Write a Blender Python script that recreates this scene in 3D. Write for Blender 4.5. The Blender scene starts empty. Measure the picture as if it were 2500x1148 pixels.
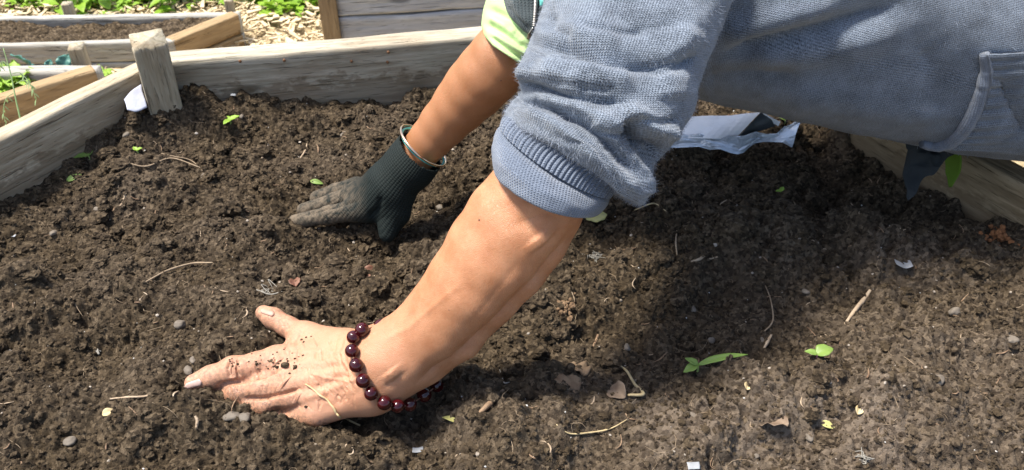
import bpy, math, random
import numpy as np
from mathutils import Matrix, Vector
from mathutils.bvhtree import BVHTree
random.seed(7); rng = np.random.default_rng(11)
SC = bpy.context.scene
COL = SC.collection
R = math.radians

# ------------------------------------------------------------------ camera, sky, sun, exposure
CAM_H, PITCH, FPX = 0.65, R(39), 2165.0          # metres above the soil, degrees down, focal length in photo pixels
cam = bpy.data.cameras.new('camera'); camo = bpy.data.objects.new('camera', cam); COL.objects.link(camo)
camo.location = (0, 0, CAM_H); camo.rotation_euler = (R(90) - PITCH, 0, 0)
cam.sensor_width = 36; cam.lens = 36 * FPX / 2500; cam.clip_start = 0.02; cam.clip_end = 500
cam.dof.use_dof = True; cam.dof.focus_distance = 0.84; cam.dof.aperture_fstop = 14.0
SC.camera = camo
SUN_EL, SUN_AZ = R(67), R(-80)                   # azimuth clockwise from +Y: high, from the left and a little behind
w = bpy.data.worlds.new('World'); SC.world = w; w.use_nodes = True
wn = w.node_tree.nodes; sky = wn.new('ShaderNodeTexSky'); sky.sky_type = 'NISHITA'; sky.sun_disc = False
sky.sun_elevation = SUN_EL; sky.sun_rotation = SUN_AZ; sky.dust_density = 2.5
w.node_tree.links.new(sky.outputs[0], wn['Background'].inputs[0]); wn['Background'].inputs[1].default_value = 0.15
sun = bpy.data.lights.new('sun', 'SUN'); suno = bpy.data.objects.new('sun', sun); COL.objects.link(suno)
sun.energy = 4.7; sun.angle = R(11); sun.color = (1.0, 0.95, 0.87)
sd = Vector((math.cos(SUN_EL) * math.sin(SUN_AZ), math.cos(SUN_EL) * math.cos(SUN_AZ), math.sin(SUN_EL)))
suno.rotation_euler = sd.to_track_quat('Z', 'Y').to_euler(); suno.location = (-2, 2, 4)
SC.view_settings.view_transform = 'Standard'; SC.view_settings.look = 'None'
SC.view_settings.exposure = 0.72; SC.view_settings.gamma = 1.0; SC.view_settings.use_curve_mapping = False

# ------------------------------------------------------------------ measuring helpers (photo pixel -> place in the world)
CC = np.array([0, 0, CAM_H]); FW = np.array([0, math.cos(PITCH), -math.sin(PITCH)]); UP = np.array([0, math.sin(PITCH), math.cos(PITCH)])
def ray(x, y): return FW + np.array([(x - 1250) / FPX, 0, 0]) - UP * (y - 574) / FPX
def D(x, y, d): return CC + d * ray(x, y)
def Z(x, y, z=0.0):
    r = ray(x, y); return CC + r * (z - CAM_H) / r[2]
def proj(P):
    q = P - CC; d = q @ FW
    return 1250 + FPX * q[:, 0] / d, 574 - FPX * (q @ UP) / d, d

# ------------------------------------------------------------------ noise
def hsh(ix, iy, iz, s):
    n = (ix.astype(np.int64) * 374761393 + iy.astype(np.int64) * 668265263 + iz * 2147483647 + s * 974634777) & 0xFFFFFFFF
    n = ((n ^ (n >> 13)) * 1274126177) & 0xFFFFFFFF
    n = ((n ^ (n >> 16)) * 2246822519) & 0xFFFFFFFF
    return ((n ^ (n >> 15)) & 0xFFFFFF) / float(0xFFFFFF)
def vn2(x, y, s=0):
    ix, iy = np.floor(x), np.floor(y); fx, fy = x - ix, y - iy
    fx = fx * fx * (3 - 2 * fx); fy = fy * fy * (3 - 2 * fy); o = 0
    a, b, c, d = (hsh(ix, iy, o, s), hsh(ix + 1, iy, o, s), hsh(ix, iy + 1, o, s), hsh(ix + 1, iy + 1, o, s))
    return (a + (b - a) * fx) * (1 - fy) + (c + (d - c) * fx) * fy - 0.5
def vn3(p, f, s=0):
    q = p * f; i = np.floor(q); u = q - i; u = u * u * (3 - 2 * u); iz = i[:, 2].astype(np.int64); r = 0
    for dz in (0, 1):
        for dy in (0, 1):
            for dx in (0, 1):
                wgt = (u[:, 0] if dx else 1 - u[:, 0]) * (u[:, 1] if dy else 1 - u[:, 1]) * (u[:, 2] if dz else 1 - u[:, 2])
                r = r + wgt * hsh(i[:, 0] + dx, i[:, 1] + dy, iz + dz, s)
    return r - 0.5
def lumps(x, y, s, seed, lo=.45, hi=.9):
    """height field of packed half-round crumbs of size s"""
    X, Y = x / s, y / s; cx, cy = np.floor(X), np.floor(Y); best = np.zeros_like(X)
    for dx in (-1, 0, 1):
        for dy in (-1, 0, 1):
            sx, sy = cx + dx, cy + dy
            px = sx + hsh(sx, sy, 1, seed); py = sy + hsh(sx, sy, 2, seed)
            r = lo + (hi - lo) * hsh(sx, sy, 3, seed); an = hsh(sx, sy, 4, seed) * 3.14; e = .75 + .5 * hsh(sx, sy, 5, seed)
            ux, uy = X - px, Y - py; c, sn = np.cos(an), np.sin(an)
            d2 = ((ux * c + uy * sn) * e) ** 2 + ((-ux * sn + uy * c) / e) ** 2
            best = np.maximum(best, r * np.sqrt(np.maximum(0, 1 - d2 / (r * r))))
    return best * s
def fbm(x, y, f, s, n=4):
    t = 0
    for k in range(n): t = t + vn2(x * f * 2 ** k + 17 * k, y * f * 2 ** k - 9 * k, s + k) / 2 ** k
    return t

# ------------------------------------------------------------------ mesh + object helpers
def mesh(name, V, Fc, uv=None, smooth=True):
    me = bpy.data.meshes.new(name); V = np.asarray(V, float)
    if isinstance(Fc, np.ndarray):
        n, k = Fc.shape
        me.vertices.add(len(V)); me.vertices.foreach_set('co', V.astype(np.float32).ravel())
        me.loops.add(n * k); me.loops.foreach_set('vertex_index', Fc.astype(np.int32).ravel())
        me.polygons.add(n); me.polygons.foreach_set('loop_start', np.arange(0, n * k, k, dtype=np.int32))
        me.update(calc_edges=True); me.validate()
    else:
        me.from_pydata(V.tolist(), [], [list(map(int, f)) for f in Fc]); me.update()
    me.polygons.foreach_set('use_smooth', np.full(len(me.polygons), smooth))
    if uv is not None:
        li = np.zeros(len(me.loops), np.int32); me.loops.foreach_get('vertex_index', li)
        l = me.uv_layers.new(name='UVMap'); l.data.foreach_set('uv', np.asarray(uv, np.float32)[li].ravel())
    return me
def obj(name, me, mat, parent=None, label=None, cat=None, group=None, kind=None):
    o = bpy.data.objects.new(name, me); COL.objects.link(o)
    if mat is not None and me is not None and not me.materials: me.materials.append(mat)
    if parent is not None:
        o.parent = parent; o.matrix_parent_inverse = parent_inv(parent)
    for k, v in (('label', label), ('category', cat), ('group', group), ('kind', kind)):
        if v: o[k] = v
    return o
WORLD = {}
def parent_inv(p): return WORLD.get(p.name, Matrix.Identity(4)).inverted()
def thing(name, loc, label, cat, group=None):
    o = bpy.data.objects.new(name, None); COL.objects.link(o); o.location = loc; o.empty_display_size = .05
    o['label'] = label; o['category'] = cat
    if group: o['group'] = group
    WORLD[o.name] = Matrix.Translation(Vector(loc)); return o
def gridfaces(nr, nc, wrap=False):
    i = np.arange(nr - 1)[:, None]; j = np.arange(nc if wrap else nc - 1)[None]; j2 = (j + 1) % nc
    return np.stack([i * nc + j, i * nc + j2, (i + 1) * nc + j2, (i + 1) * nc + j], -1).reshape(-1, 4)
def cat(parts):
    V, Fs, o = [], [], 0
    for v, f in parts:
        V.append(v); Fs.append(np.asarray(f) + o); o += len(v)
    return np.concatenate(V), np.concatenate(Fs)
def crom(P, n):
    P = np.asarray(P, float)
    if len(P) == 2: return P[0] + (P[1] - P[0]) * np.linspace(0, 1, n)[:, None]
    E = np.vstack([2 * P[0] - P[1], P, 2 * P[-1] - P[-2]]); t = np.linspace(0, len(P) - 1 - 1e-9, n); i = t.astype(int); u = (t - i)[:, None]
    a, b, c, d = E[i], E[i + 1], E[i + 2], E[i + 3]
    return .5 * (2 * b + (c - a) * u + (2 * a - 5 * b + 4 * c - d) * u ** 2 + (3 * b - a - 3 * c + d) * u ** 3)
def tube(P, rad, n=24, k=7, bump=0.0, seed=0, flat=1.0):
    """tapered bent tube through P, closed at both ends"""
    P = crom(P, n); rad = np.interp(np.linspace(0, 1, n), np.linspace(0, 1, len(rad)), rad)
    T = np.gradient(P, axis=0); T /= np.linalg.norm(T, axis=1)[:, None] + 1e-9
    ref = np.array([.13, .21, 1.0]); A = np.cross(T, ref); A /= np.linalg.norm(A, axis=1)[:, None] + 1e-9; B = np.cross(A, T)
    th = np.linspace(0, 2 * np.pi, k, endpoint=False)
    rr = rad[:, None] * (1 + bump * 2 * vn2(np.arange(n)[:, None] * .37 + 0 * th[None], th[None] * 1.3 + 0 * np.arange(n)[:, None], seed))
    V = P[:, None] + rr[..., None] * (np.cos(th)[None, :, None] * A[:, None] + flat * np.sin(th)[None, :, None] * B[:, None])
    V = V.reshape(-1, 3); F = gridfaces(n, k, True)
    V = np.vstack([V, P[0], P[-1]]); a, b = n * k, n * k + 1; j = np.arange(k); j2 = (j + 1) % k
    F = np.vstack([F, np.stack([j2, j, 0 * j + a, 0 * j + a], -1), np.stack([(n - 1) * k + j, (n - 1) * k + j2, 0 * j + b, 0 * j + b], -1)])
    return V, F
def tris(F): return [tuple(dict.fromkeys(f)) for f in F.tolist()]
ICO_V = ICO_F = None
def ico(sub):
    t = (1 + 5 ** .5) / 2
    v = [(-1, t, 0), (1, t, 0), (-1, -t, 0), (1, -t, 0), (0, -1, t), (0, 1, t), (0, -1, -t), (0, 1, -t), (t, 0, -1), (t, 0, 1), (-t, 0, -1), (-t, 0, 1)]
    f = [(0, 11, 5), (0, 5, 1), (0, 1, 7), (0, 7, 10), (0, 10, 11), (1, 5, 9), (5, 11, 4), (11, 10, 2), (10, 7, 6), (7, 1, 8), (3, 9, 4), (3, 4, 2), (3, 2, 6), (3, 6, 8), (3, 8, 9), (4, 9, 5), (2, 4, 11), (6, 2, 10), (8, 6, 7), (9, 8, 1)]
    v = [np.array(p) / np.linalg.norm(p) for p in v]
    for _ in range(sub):
        c, nf = {}, []
        def mid(a, b):
            k = (min(a, b), max(a, b))
            if k not in c:
                m = v[a] + v[b]; v.append(m / np.linalg.norm(m)); c[k] = len(v) - 1
            return c[k]
        for a, b, d in f:
            x, y, z = mid(a, b), mid(b, d), mid(d, a); nf += [(a, x, z), (b, y, x), (d, z, y), (x, y, z)]
        f = nf
    return np.array(v), np.array(f)
ICO = [ico(0), ico(1), ico(2), ico(3)]

# ------------------------------------------------------------------ materials
class NT:
    def __init__(s, name):
        s.m = bpy.data.materials.new(name); s.m.use_nodes = True; s.t = s.m.node_tree; s.b = s.t.nodes['Principled BSDF']; s.co = s.t.nodes.new('ShaderNodeTexCoord')
    def n(s, ty, **kw):
        o = s.t.nodes.new('ShaderNode' + ty)
        for k, v in kw.items():
            if k.startswith('i_'):
                key = k[2:].replace('_', ' '); key = int(key) if key.isdigit() else key
                if hasattr(v, 'is_linked') or hasattr(v, 'links'): s.t.links.new(v, o.inputs[key])
                else: o.inputs[key].default_value = v
            else: setattr(o, k, v)
        return o
    def math(s, op, a, b=0.0, c=None):
        o = s.t.nodes.new('ShaderNodeMath'); o.operation = op
        for i, v in enumerate((a, b) if c is None else (a, b, c)):
            if hasattr(v, 'links'): s.t.links.new(v, o.inputs[i])
            else: o.inputs[i].default_value = v
        return o.outputs[0]
    def vec(s, src, scale):
        o = s.t.nodes.new('ShaderNodeMapping'); s.t.links.new(src, o.inputs[0]); o.inputs['Scale'].default_value = scale; return o.outputs[0]
    def noise(s, src, scale, detail=4, rough=.55, dist=0.0):
        return s.n('TexNoise', i_Vector=src, i_Scale=scale, i_Detail=detail, i_Roughness=rough, i_Distortion=dist).outputs[0]
    def ramp(s, fac, stops):
        o = s.t.nodes.new('ShaderNodeValToRGB'); s.t.links.new(fac, o.inputs[0]); e = o.color_ramp.elements
        while len(e) < len(stops): e.new(.5)
        for k, (p, c) in zip(e, stops):
            k.position = p; k.color = (*c, 1) if len(c) == 3 else c
        return o.outputs[0]
    def mix(s, fac, a, b):
        o = s.t.nodes.new('ShaderNodeMix'); o.data_type = 'RGBA'
        for i, v in ((0, fac), (6, a), (7, b)):
            if hasattr(v, 'links'): s.t.links.new(v, o.inputs[i])
            elif i == 0: o.inputs[0].default_value = v
            else: o.inputs[i].default_value = (*v, 1)
        return o.outputs[2]
    def set(s, **kw):
        for k, v in kw.items():
            key = {'base': 'Base Color', 'rough': 'Roughness', 'sss': 'Subsurface Weight', 'spec': 'Specular IOR Level', 'trans': 'Transmission Weight', 'coat': 'Coat Weight', 'sheen': 'Sheen Weight', 'metal': 'Metallic', 'alpha': 'Alpha'}.get(k, k)
            if hasattr(v, 'links'): s.t.links.new(v, s.b.inputs[key])
            elif key == 'Base Color': s.b.inputs[key].default_value = (*v, 1)
            else: s.b.inputs[key].default_value = v
        return s
    def bump(s, h, dist, strength=1.0, normal=None):
        o = s.n('Bump', i_Height=h, i_Distance=dist, i_Strength=strength)
        if normal is not None: s.t.links.new(normal, o.inputs['Normal'])
        return o.outputs[0]
    def nrm(s, v): s.t.links.new(v, s.b.inputs['Normal']); return s

def wood_mat(name, dark, light, moss=0.0, stain=(.20, .13, .07), splash=True):
    m = NT(name); c = m.co.outputs['Object']
    g1 = m.noise(m.vec(c, (11, 110, 110)), 1.0, 6, .62, .9); g2 = m.noise(m.vec(c, (30, 420, 420)), 1.0, 3, .6)
    big = m.noise(m.vec(c, (5, 14, 14)), 1.0, 3, .6)
    col = m.ramp(g1, [(.25, dark), (.5, tuple((a + b) / 2 for a, b in zip(dark, light))), (.72, light)])
    col = m.mix(m.ramp(big, [(.45, (0, 0, 0)), (.75, (.75, .75, .75))]), col, stain)
    crack = m.ramp(m.noise(m.vec(c, (9, 210, 210)), 1.0, 4, .6, 1.0), [(.30, (0, 0, 0)), (.38, (1, 1, 1))])
    dash = m.ramp(m.noise(m.vec(c, (45, 520, 520)), 1.0, 2, .5, .4), [(.26, (.3, .3, .3)), (.36, (1, 1, 1))]); crack = m.math('MULTIPLY', crack, dash)
    vo = m.n('TexVoronoi', i_Vector=m.vec(c, (4.2, 11, 11)), i_Scale=1.0); kd = m.math('ADD', vo.outputs['Distance'], m.math('MULTIPLY', m.noise(m.vec(c, (60, 160, 160)), 1.0, 2), .05))
    knot = m.math('MULTIPLY', m.ramp(kd, [(.085, (1, 1, 1)), (.135, (0, 0, 0))]), m.ramp(m.n('SeparateColor', i_0=vo.outputs['Color']).outputs[0], [(.45, (0, 0, 0)), (.46, (1, 1, 1))]))
    col = m.mix(m.math('MULTIPLY', knot, .8), col, tuple(v * .42 for v in dark))
    zz = m.n('SeparateXYZ', i_0=c).outputs[2]; sp = m.math('ADD', m.math('MULTIPLY', zz, -9.0), m.math('MULTIPLY', m.noise(m.vec(c, (35, 60, 60)), 1.0, 5, .65), 1.1))
    if splash: col = m.mix(m.ramp(sp, [(.92, (0, 0, 0)), (1.34, (.5, .5, .5))]), col, (.13, .085, .045))
    col = m.mix(crack, tuple(v * .55 for v in dark), col)
    m.set(base=col, rough=.85, spec=.25)
    h = m.math('ADD', m.math('MULTIPLY', crack, .8), m.math('ADD', m.math('MULTIPLY', g1, .7), m.math('MULTIPLY', g2, .3)))
    m.nrm(m.bump(h, .0016, .9)); return m.m
M = {}
M['wood'] = wood_mat('weathered_board', (.28, .225, .145), (.57, .49, .36))
M['wood_back'] = wood_mat('weathered_board_back', (.27, .235, .165), (.58, .525, .42))
M['wood_grey'] = wood_mat('grey_board', (.33, .34, .35), (.62, .63, .63), stain=(.36, .36, .37), splash=False)
M['wood_far'] = wood_mat('pale_board', (.26, .245, .21), (.54, .52, .46), stain=(.30, .27, .22), splash=False)
M['wood_brown'] = wood_mat('brown_board', (.15, .105, .058), (.37, .285, .175))
M['wood_tan'] = wood_mat('tan_board', (.25, .17, .09), (.46, .33, .18))
M['wood_post'] = wood_mat('grey_post', (.27, .225, .14), (.56, .50, .38), splash=False)

def soil_mat(name, k=1.0, far=False):
    m = NT(name); c = m.co.outputs['Object']
    gr = m.n('TexVoronoi', i_Vector=c, i_Scale=260.0).outputs['Color']
    gs = m.n('SeparateColor', i_0=gr).outputs[0]
    n1 = m.noise(c, 9, 4, .6); n2 = m.noise(c, 420, 3, .7)
    A = tuple(v * k for v in (.019, .0130, .0075)); B = tuple(v * k for v in (.075, .053, .030)); Cc = tuple(v * k for v in (.175, .130, .082))
    col = m.ramp(m.math('ADD', m.math('MULTIPLY', gs, .55), m.math('MULTIPLY', n2, .45)), [(.2, A), (.62, B), (.9, Cc)])
    dun = m.ramp(n1, [(.42, (0, 0, 0)), (.68, (1, 1, 1))])
    at = m.n('Attribute', attribute_name='dun').outputs['Fac']
    col = m.mix(m.math('MULTIPLY', m.math('ADD', m.math('MULTIPLY', dun, .35), at), .6), col, m.mix(gs, (.085, .063, .045), (.24, .19, .145)))
    m.set(base=col, rough=.95, spec=.2)
    h = m.math('ADD', m.noise(c, 700, 3, .7), m.math('MULTIPLY', m.noise(c, 250, 3, .6), 1.2))
    m.nrm(m.bump(h, .0022, 1.0)); return m.m
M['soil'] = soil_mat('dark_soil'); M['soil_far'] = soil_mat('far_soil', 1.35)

def plain(name, a, b, scale=60, rough=.7, bump=.0005, bscale=200, **kw):
    m = NT(name); c = m.co.outputs['Object']
    m.set(base=m.mix(m.ramp(m.noise(c, scale, 4, .6), [(.3, (0, 0, 0)), (.7, (1, 1, 1))]), a, b), rough=rough, **kw)
    if bump: m.nrm(m.bump(m.noise(c, bscale, 4, .6), bump, 1.0))
    return m.m
M['chip'] = plain('wood_chip', (.42, .31, .16), (.74, .62, .42), 25, .85)
M['mulch_ground'] = plain('mulch_ground', (.22, .16, .08), (.50, .40, .24), 60, .95, .004, 90)
M['crumb_light'] = plain('pale_crumb', (.20, .16, .12), (.42, .37, .31), 120, .9)
M['pebble'] = plain('pebble', (.10, .08, .06), (.21, .175, .135), 90, .75)
M['perlite'] = plain('white_speck', (.38, .37, .35), (.66, .65, .62), 150, .7)
M['twig'] = plain('twig_bark', (.14, .08, .045), (.30, .20, .12), 120, .85, .0008, 300)
M['twig_pale'] = plain('pale_wood', (.30, .21, .13), (.50, .39, .27), 120, .8, .0006, 300)
M['straw'] = plain('straw', (.45, .33, .16), (.62, .50, .28), 150, .6)
M['root'] = plain('root', (.22, .15, .09), (.38, .29, .19), 150, .8)
M['white_root'] = plain('white_fibre', (.20, .185, .16), (.34, .32, .27), 150, .6)
M['dead_leaf'] = plain('dead_leaf', (.14, .085, .045), (.28, .19, .11), 60, .75, .001, 120)
M['dead_leaf_red'] = plain('red_brown_leaf', (.12, .05, .03), (.24, .11, .06), 60, .6, .001, 120)
M['dead_leaf_grey'] = plain('grey_leaf', (.13, .085, .055), (.25, .18, .12), 60, .7, .001, 120)
M['peat'] = plain('orange_peat', (.16, .06, .02), (.30, .13, .05), 220, .95, .002, 300)
M['peat_brown'] = plain('brown_peat', (.12, .07, .035), (.25, .16, .09), 220, .95, .002, 300)
M['bead'] = plain('dark_red_bead', (.025, .002, .003), (.10, .005, .008), 90, .03, 0, 1, spec=.7, trans=.45)
M['gold'] = plain('rose_gold', (.80, .55, .36), (.86, .63, .45), 50, .22, 0, 1, metal=1.0)
M['teal'] = plain('teal_trim', (.10, .48, .44), (.16, .58, .52), 200, .7)
M['tag'] = plain('white_tag', (.36, .38, .46), (.44, .46, .54), 40, .5)
M['metal'] = plain('zip_metal', (.30, .29, .27), (.5, .48, .45), 60, .35, 0, 1, metal=1.0)
M['trouser'] = plain('dark_trousers', (.03, .03, .035), (.05, .05, .055), 300, .9)

def leaf_mat(name, a, b, tr=.25):
    m = NT(name); c = m.co.outputs['Object']
    col = m.mix(m.noise(c, 70, 3), a, b)
    m.set(base=col, rough=.45, spec=.4)
    t = m.n('BsdfTranslucent', i_Color=col); mx = m.n('MixShader', i_0=tr); out = m.t.nodes['Material Output']
    m.t.links.new(m.b.outputs[0], mx.inputs[1]); m.t.links.new(t.outputs[0], mx.inputs[2]); m.t.links.new(mx.outputs[0], out.inputs[0])
    return m.m
M['green'] = leaf_mat('young_leaf', (.13, .23, .04), (.27, .38, .09), .2)
M['weed'] = leaf_mat('weed_leaf', (.14, .30, .02), (.38, .56, .06), .35)
M['lettuce'] = leaf_mat('lettuce_leaf', (.22, .40, .04), (.45, .62, .10), .35)
M['kale'] = leaf_mat('kale_leaf', (.07, .20, .17), (.14, .33, .27), .2)
M['yellow_leaf'] = leaf_mat('yellow_leaf', (.50, .48, .16), (.62, .58, .24), .3)
M['grass'] = leaf_mat('grass_stem', (.20, .34, .12), (.38, .50, .25), .3)

def knit_mat(name, a, b, wale=.0027, course=.0022, dep=.0011, rib=False, ramp=(.30, .72)):
    m = NT(name); uv = m.co.outputs['UV']; s = m.n('SeparateXYZ', i_0=uv); U = m.math('DIVIDE', s.outputs[0], wale); Vv = m.math('DIVIDE', s.outputs[1], course)
    fr = m.math('MULTIPLY', m.math('ABSOLUTE', m.math('SUBTRACT', m.math('FRACT', U), .5)), 2.0)
    colm = m.math('ABSOLUTE', m.math('SINE', m.math('MULTIPLY', U, math.pi)))
    st = m.math('ADD', m.math('MULTIPLY', m.math('SINE', m.math('MULTIPLY', m.math('ADD', Vv, m.math('MULTIPLY', fr, .55)), 2 * math.pi)), .5), .5)
    h = m.math('ADD', m.math('MULTIPLY', colm, .55), m.math('MULTIPLY', st, .5))
    obc = m.co.outputs['Object']
    hz = m.noise(m.vec(uv, (800, 600, 1)), 1.0, 3, .75); hz2 = m.noise(obc, 38, 4, .65)
    fac = m.math('ADD', m.math('ADD', m.math('MULTIPLY', hz, .62), m.math('MULTIPLY', hz2, .25)), m.math('MULTIPLY', h, .16))
    col = m.ramp(fac, [(ramp[0], a), (ramp[1], b)])
    m.set(base=col, rough=.95, spec=.1, sheen=.35); m.b.inputs['Sheen Roughness'].default_value = .5
    nb = m.bump(m.noise(m.vec(uv, (900, 700, 1)), 1.0, 2, .6), .0007, .7)
    m.nrm(m.bump(h, dep, .95, nb)); return m.m
M['knit'] = knit_mat('blue_grey_knit', (.024, .032, .044), (.285, .335, .405), .0022, .0018, .0009, ramp=(.40, .67))
M['knit_body'] = knit_mat('blue_grey_knit_body', (.017, .023, .033), (.235, .282, .350), .0021, .0018, .0008, ramp=(.40, .68))
M['cuff_knit'] = knit_mat('blue_grey_cuff', (.045, .06, .088), (.22, .26, .33), .0026, .0018, .0009)
M['vest'] = knit_mat('charcoal_fleece', (.012, .018, .021), (.075, .095, .10), .0030, .0030, .0010)
def cloth(name, a, b, rough=.9):
    m = NT(name); c = m.co.outputs['Object']
    m.set(base=m.mix(m.noise(c, 40, 3), a, b), rough=rough, spec=.15)
    m.nrm(m.bump(m.math('ADD', m.noise(c, 1400, 2), m.math('MULTIPLY', m.noise(c, 130, 3), .7)), .0008, .8)); return m.m
M['shirt'] = cloth('pale_green_cotton', (.47, .66, .28), (.55, .72, .36))
M['jacket'] = cloth('dark_jacket', (.022, .026, .028), (.040, .045, .046))
M['lime'] = cloth('lime_lining', (.09, .17, .015), (.13, .22, .03))
def skin_mat():
    m = NT('skin'); c = m.co.outputs['Object']
    base = m.mix(m.ramp(m.noise(c, 45, 5, .6), [(.3, (0, 0, 0)), (.72, (1, 1, 1))]), (.40, .165, .072), (.545, .268, .140))
    base = m.mix(m.ramp(m.noise(c, 380, 3, .7), [(.45, (0, 0, 0)), (.75, (.35, .35, .35))]), base, (.38, .16, .07))
    at = m.n('Attribute', attribute_name='pink').outputs['Fac']
    pk = m.mix(m.noise(c, 60, 4), (.52, .265, .165), (.58, .335, .225))
    base = m.mix(at, base, pk)
    tan = m.n('Attribute', attribute_name='tan').outputs['Fac']
    base = m.mix(tan, base, (.34, .148, .062))
    dirt = m.n('Attribute', attribute_name='dirt').outputs['Fac']
    base = m.mix(m.math('MULTIPLY', dirt, m.ramp(m.noise(c, 320, 4, .7), [(.43, (0, 0, 0)), (.60, (1, 1, 1))])), base, (.11, .075, .05))
    m.set(base=base, rough=m.ramp(m.noise(c, 300, 3), [(.3, (.36, .36, .36)), (.7, (.50, .50, .50))]), sss=.18, spec=.45)
    m.b.inputs['Subsurface Radius'].default_value = (1, .35, .2); m.b.inputs['Subsurface Scale'].default_value = .005
    wr = m.n('TexVoronoi', i_Vector=m.vec(c, (620, 900, 900)), i_Scale=1.0, feature='DISTANCE_TO_EDGE').outputs['Distance']
    h = m.math('ADD', m.ramp(wr, [(0, (0, 0, 0)), (.25, (1, 1, 1))]), m.math('MULTIPLY', m.noise(c, 500, 4, .65), 1.0))
    m.nrm(m.bump(h, .00020, .8)); return m.m
M['skin'] = skin_mat()
M['nail'] = plain('fingernail', (.55, .34, .27), (.64, .45, .38), 90, .3, 0, 1, sss=.1)
M['nail_thumb'] = plain('thumbnail', (.44, .25, .18), (.50, .31, .235), 90, .5, 0, 1, spec=.25)
M['mole'] = plain('mole', (.10, .035, .018), (.14, .05, .025), 90, .5, 0, 1)
def glove_mat():
    m = NT('dark_green_glove'); c = m.co.outputs['Object']; uv = m.co.outputs['UV']
    s = m.n('SeparateXYZ', i_0=uv)
    a = m.math('ABSOLUTE', m.math('SINE', m.math('MULTIPLY', s.outputs[0], math.pi / .0019)))
    b = m.math('SINE', m.math('MULTIPLY', s.outputs[1], 2 * math.pi / .0026))
    h = m.math('ADD', a, m.math('MULTIPLY', b, .4))
    base = m.mix(m.noise(c, 260, 3), (.002, .005, .0043), (.008, .0145, .0125))
    dust = m.n('Attribute', attribute_name='dust').outputs['Fac']
    dn = m.math('MULTIPLY', dust, m.ramp(m.noise(c, 90, 5, .75), [(.36, (.0, .0, .0)), (.60, (1, 1, 1))]))
    base = m.mix(dn, base, (.15, .115, .078))
    m.set(base=base, rough=.8, spec=.3); m.nrm(m.bump(m.math('ADD', h, m.noise(c, 600, 3)), .0004, .9)); return m.m
M['glove'] = glove_mat()
def foil_mat():
    m = NT('white_packet'); c = m.co.outputs['Object']
    m.set(base=(.80, .82, .85), rough=.28, spec=.6); m.nrm(m.bump(m.noise(c, 60, 4, .6), .003, .6)); return m.m
M['packet'] = foil_mat()
def film_mat():
    m = NT('clear_film'); c = m.co.outputs['Object']
    m.set(base=(.66, .74, .82), rough=.10, spec=.9, alpha=.70, metal=.35); m.nrm(m.bump(m.noise(c, 80, 4, .6), .004, .9)); return m.m
M['film'] = film_mat()
M['packet_dark'] = plain('dark_print', (.02, .03, .035), (.05, .06, .07), 60, .4)
M['film_scrap'] = plain('white_film', (.22, .23, .24), (.38, .39, .41), 60, .6, .001, 90)

# ------------------------------------------------------------------ the ground outside
GZ = -0.30
def ground():
    xs = np.concatenate([-np.geomspace(60, 2.2, 14), np.linspace(-2, 2, 120), np.geomspace(2.2, 60, 14)])
    ys = np.concatenate([-np.geomspace(60, .6, 12), np.linspace(-.5, 3.2, 110), np.geomspace(3.4, 80, 14)])
    X, Y = np.meshgrid(xs, ys); h = GZ - .004 + fbm(X, Y, 3, 5) * .03 * np.exp(-(X ** 2 + Y ** 2) / 40)
    return mesh('ground', np.stack([X, Y, h], -1).reshape(-1, 3), gridfaces(len(ys), len(xs)))
obj('ground', ground(), M['mulch_ground'], kind='structure')

# ------------------------------------------------------------------ planks and posts
def plank_mesh(L, th, h, nx=120, k=56, rough=.0012, seed=0, rad=.004):
    """board along local X, top face at z=0, thickness in y (0..th), hanging down h"""
    per = []
    def edge(a, b, n):
        for t in np.linspace(0, 1, n, endpoint=False): per.append((a[0] + (b[0] - a[0]) * t, a[1] + (b[1] - a[1]) * t))
    r = rad; n1 = max(4, int(k * th / (2 * (th + h)))); n2 = max(4, int(k * h / (2 * (th + h))))
    edge((r, 0), (th - r, 0), n1); edge((th - r * .3, -r * .3), (th, -r), 2); edge((th, -r), (th, -h + r), n2); edge((th - r * .3, -h + r * .3), (th - r, -h), 2)
    edge((th - r, -h), (r, -h), n1); edge((r * .3, -h + r * .3), (0, -h + r), 2); edge((0, -h + r), (0, -r), n2); edge((r * .3, -r * .3), (r, 0), 2)
    per = np.array(per); kk = len(per); x = np.linspace(0, L, nx)
    cen = np.array([th / 2, -h / 2]); dirn = (per - cen); dirn = dirn / np.array([th / 2, h / 2]); dirn = np.sign(dirn) * np.abs(dirn) ** 5; dirn /= np.linalg.norm(dirn, axis=1)[:, None] + 1e-9
    X = x[:, None] + 0 * per[None, :, 0]; P = np.broadcast_to(per[None], (nx, kk, 2)).copy()
    arc = np.cumsum(np.r_[0, np.linalg.norm(np.diff(per, axis=0), axis=1)])
    g = vn2(X * 9 + seed * 7, arc[None] * 420 + 0 * X, seed) + .8 * vn2(X * 25, arc[None] * 900 + 0 * X, seed + 3) + 1.4 * vn2(X * 12, arc[None] * 60 + 0 * X, seed + 5)
    P += dirn[None] * (g * rough)[..., None]
    wv = fbm(x, x * 0 + seed, 4, seed, 3) * .004
    V = np.stack([X, P[..., 0], P[..., 1] + wv[:, None]], -1).reshape(-1, 3)
    F = gridfaces(nx, kk, True)[:, ::-1].tolist()
    F.append(list(range(kk))); F.append(list(range((nx - 1) * kk, nx * kk))[::-1])
    return mesh('plank', V, F)
def frame(p0, p1, z):
    d = np.array(p1[:2]) - np.array(p0[:2]); L = np.linalg.norm(d)
    return L, Matrix.Translation((p0[0], p0[1], z)) @ Matrix.Rotation(math.atan2(d[1], d[0]), 4, 'Z')
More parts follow.
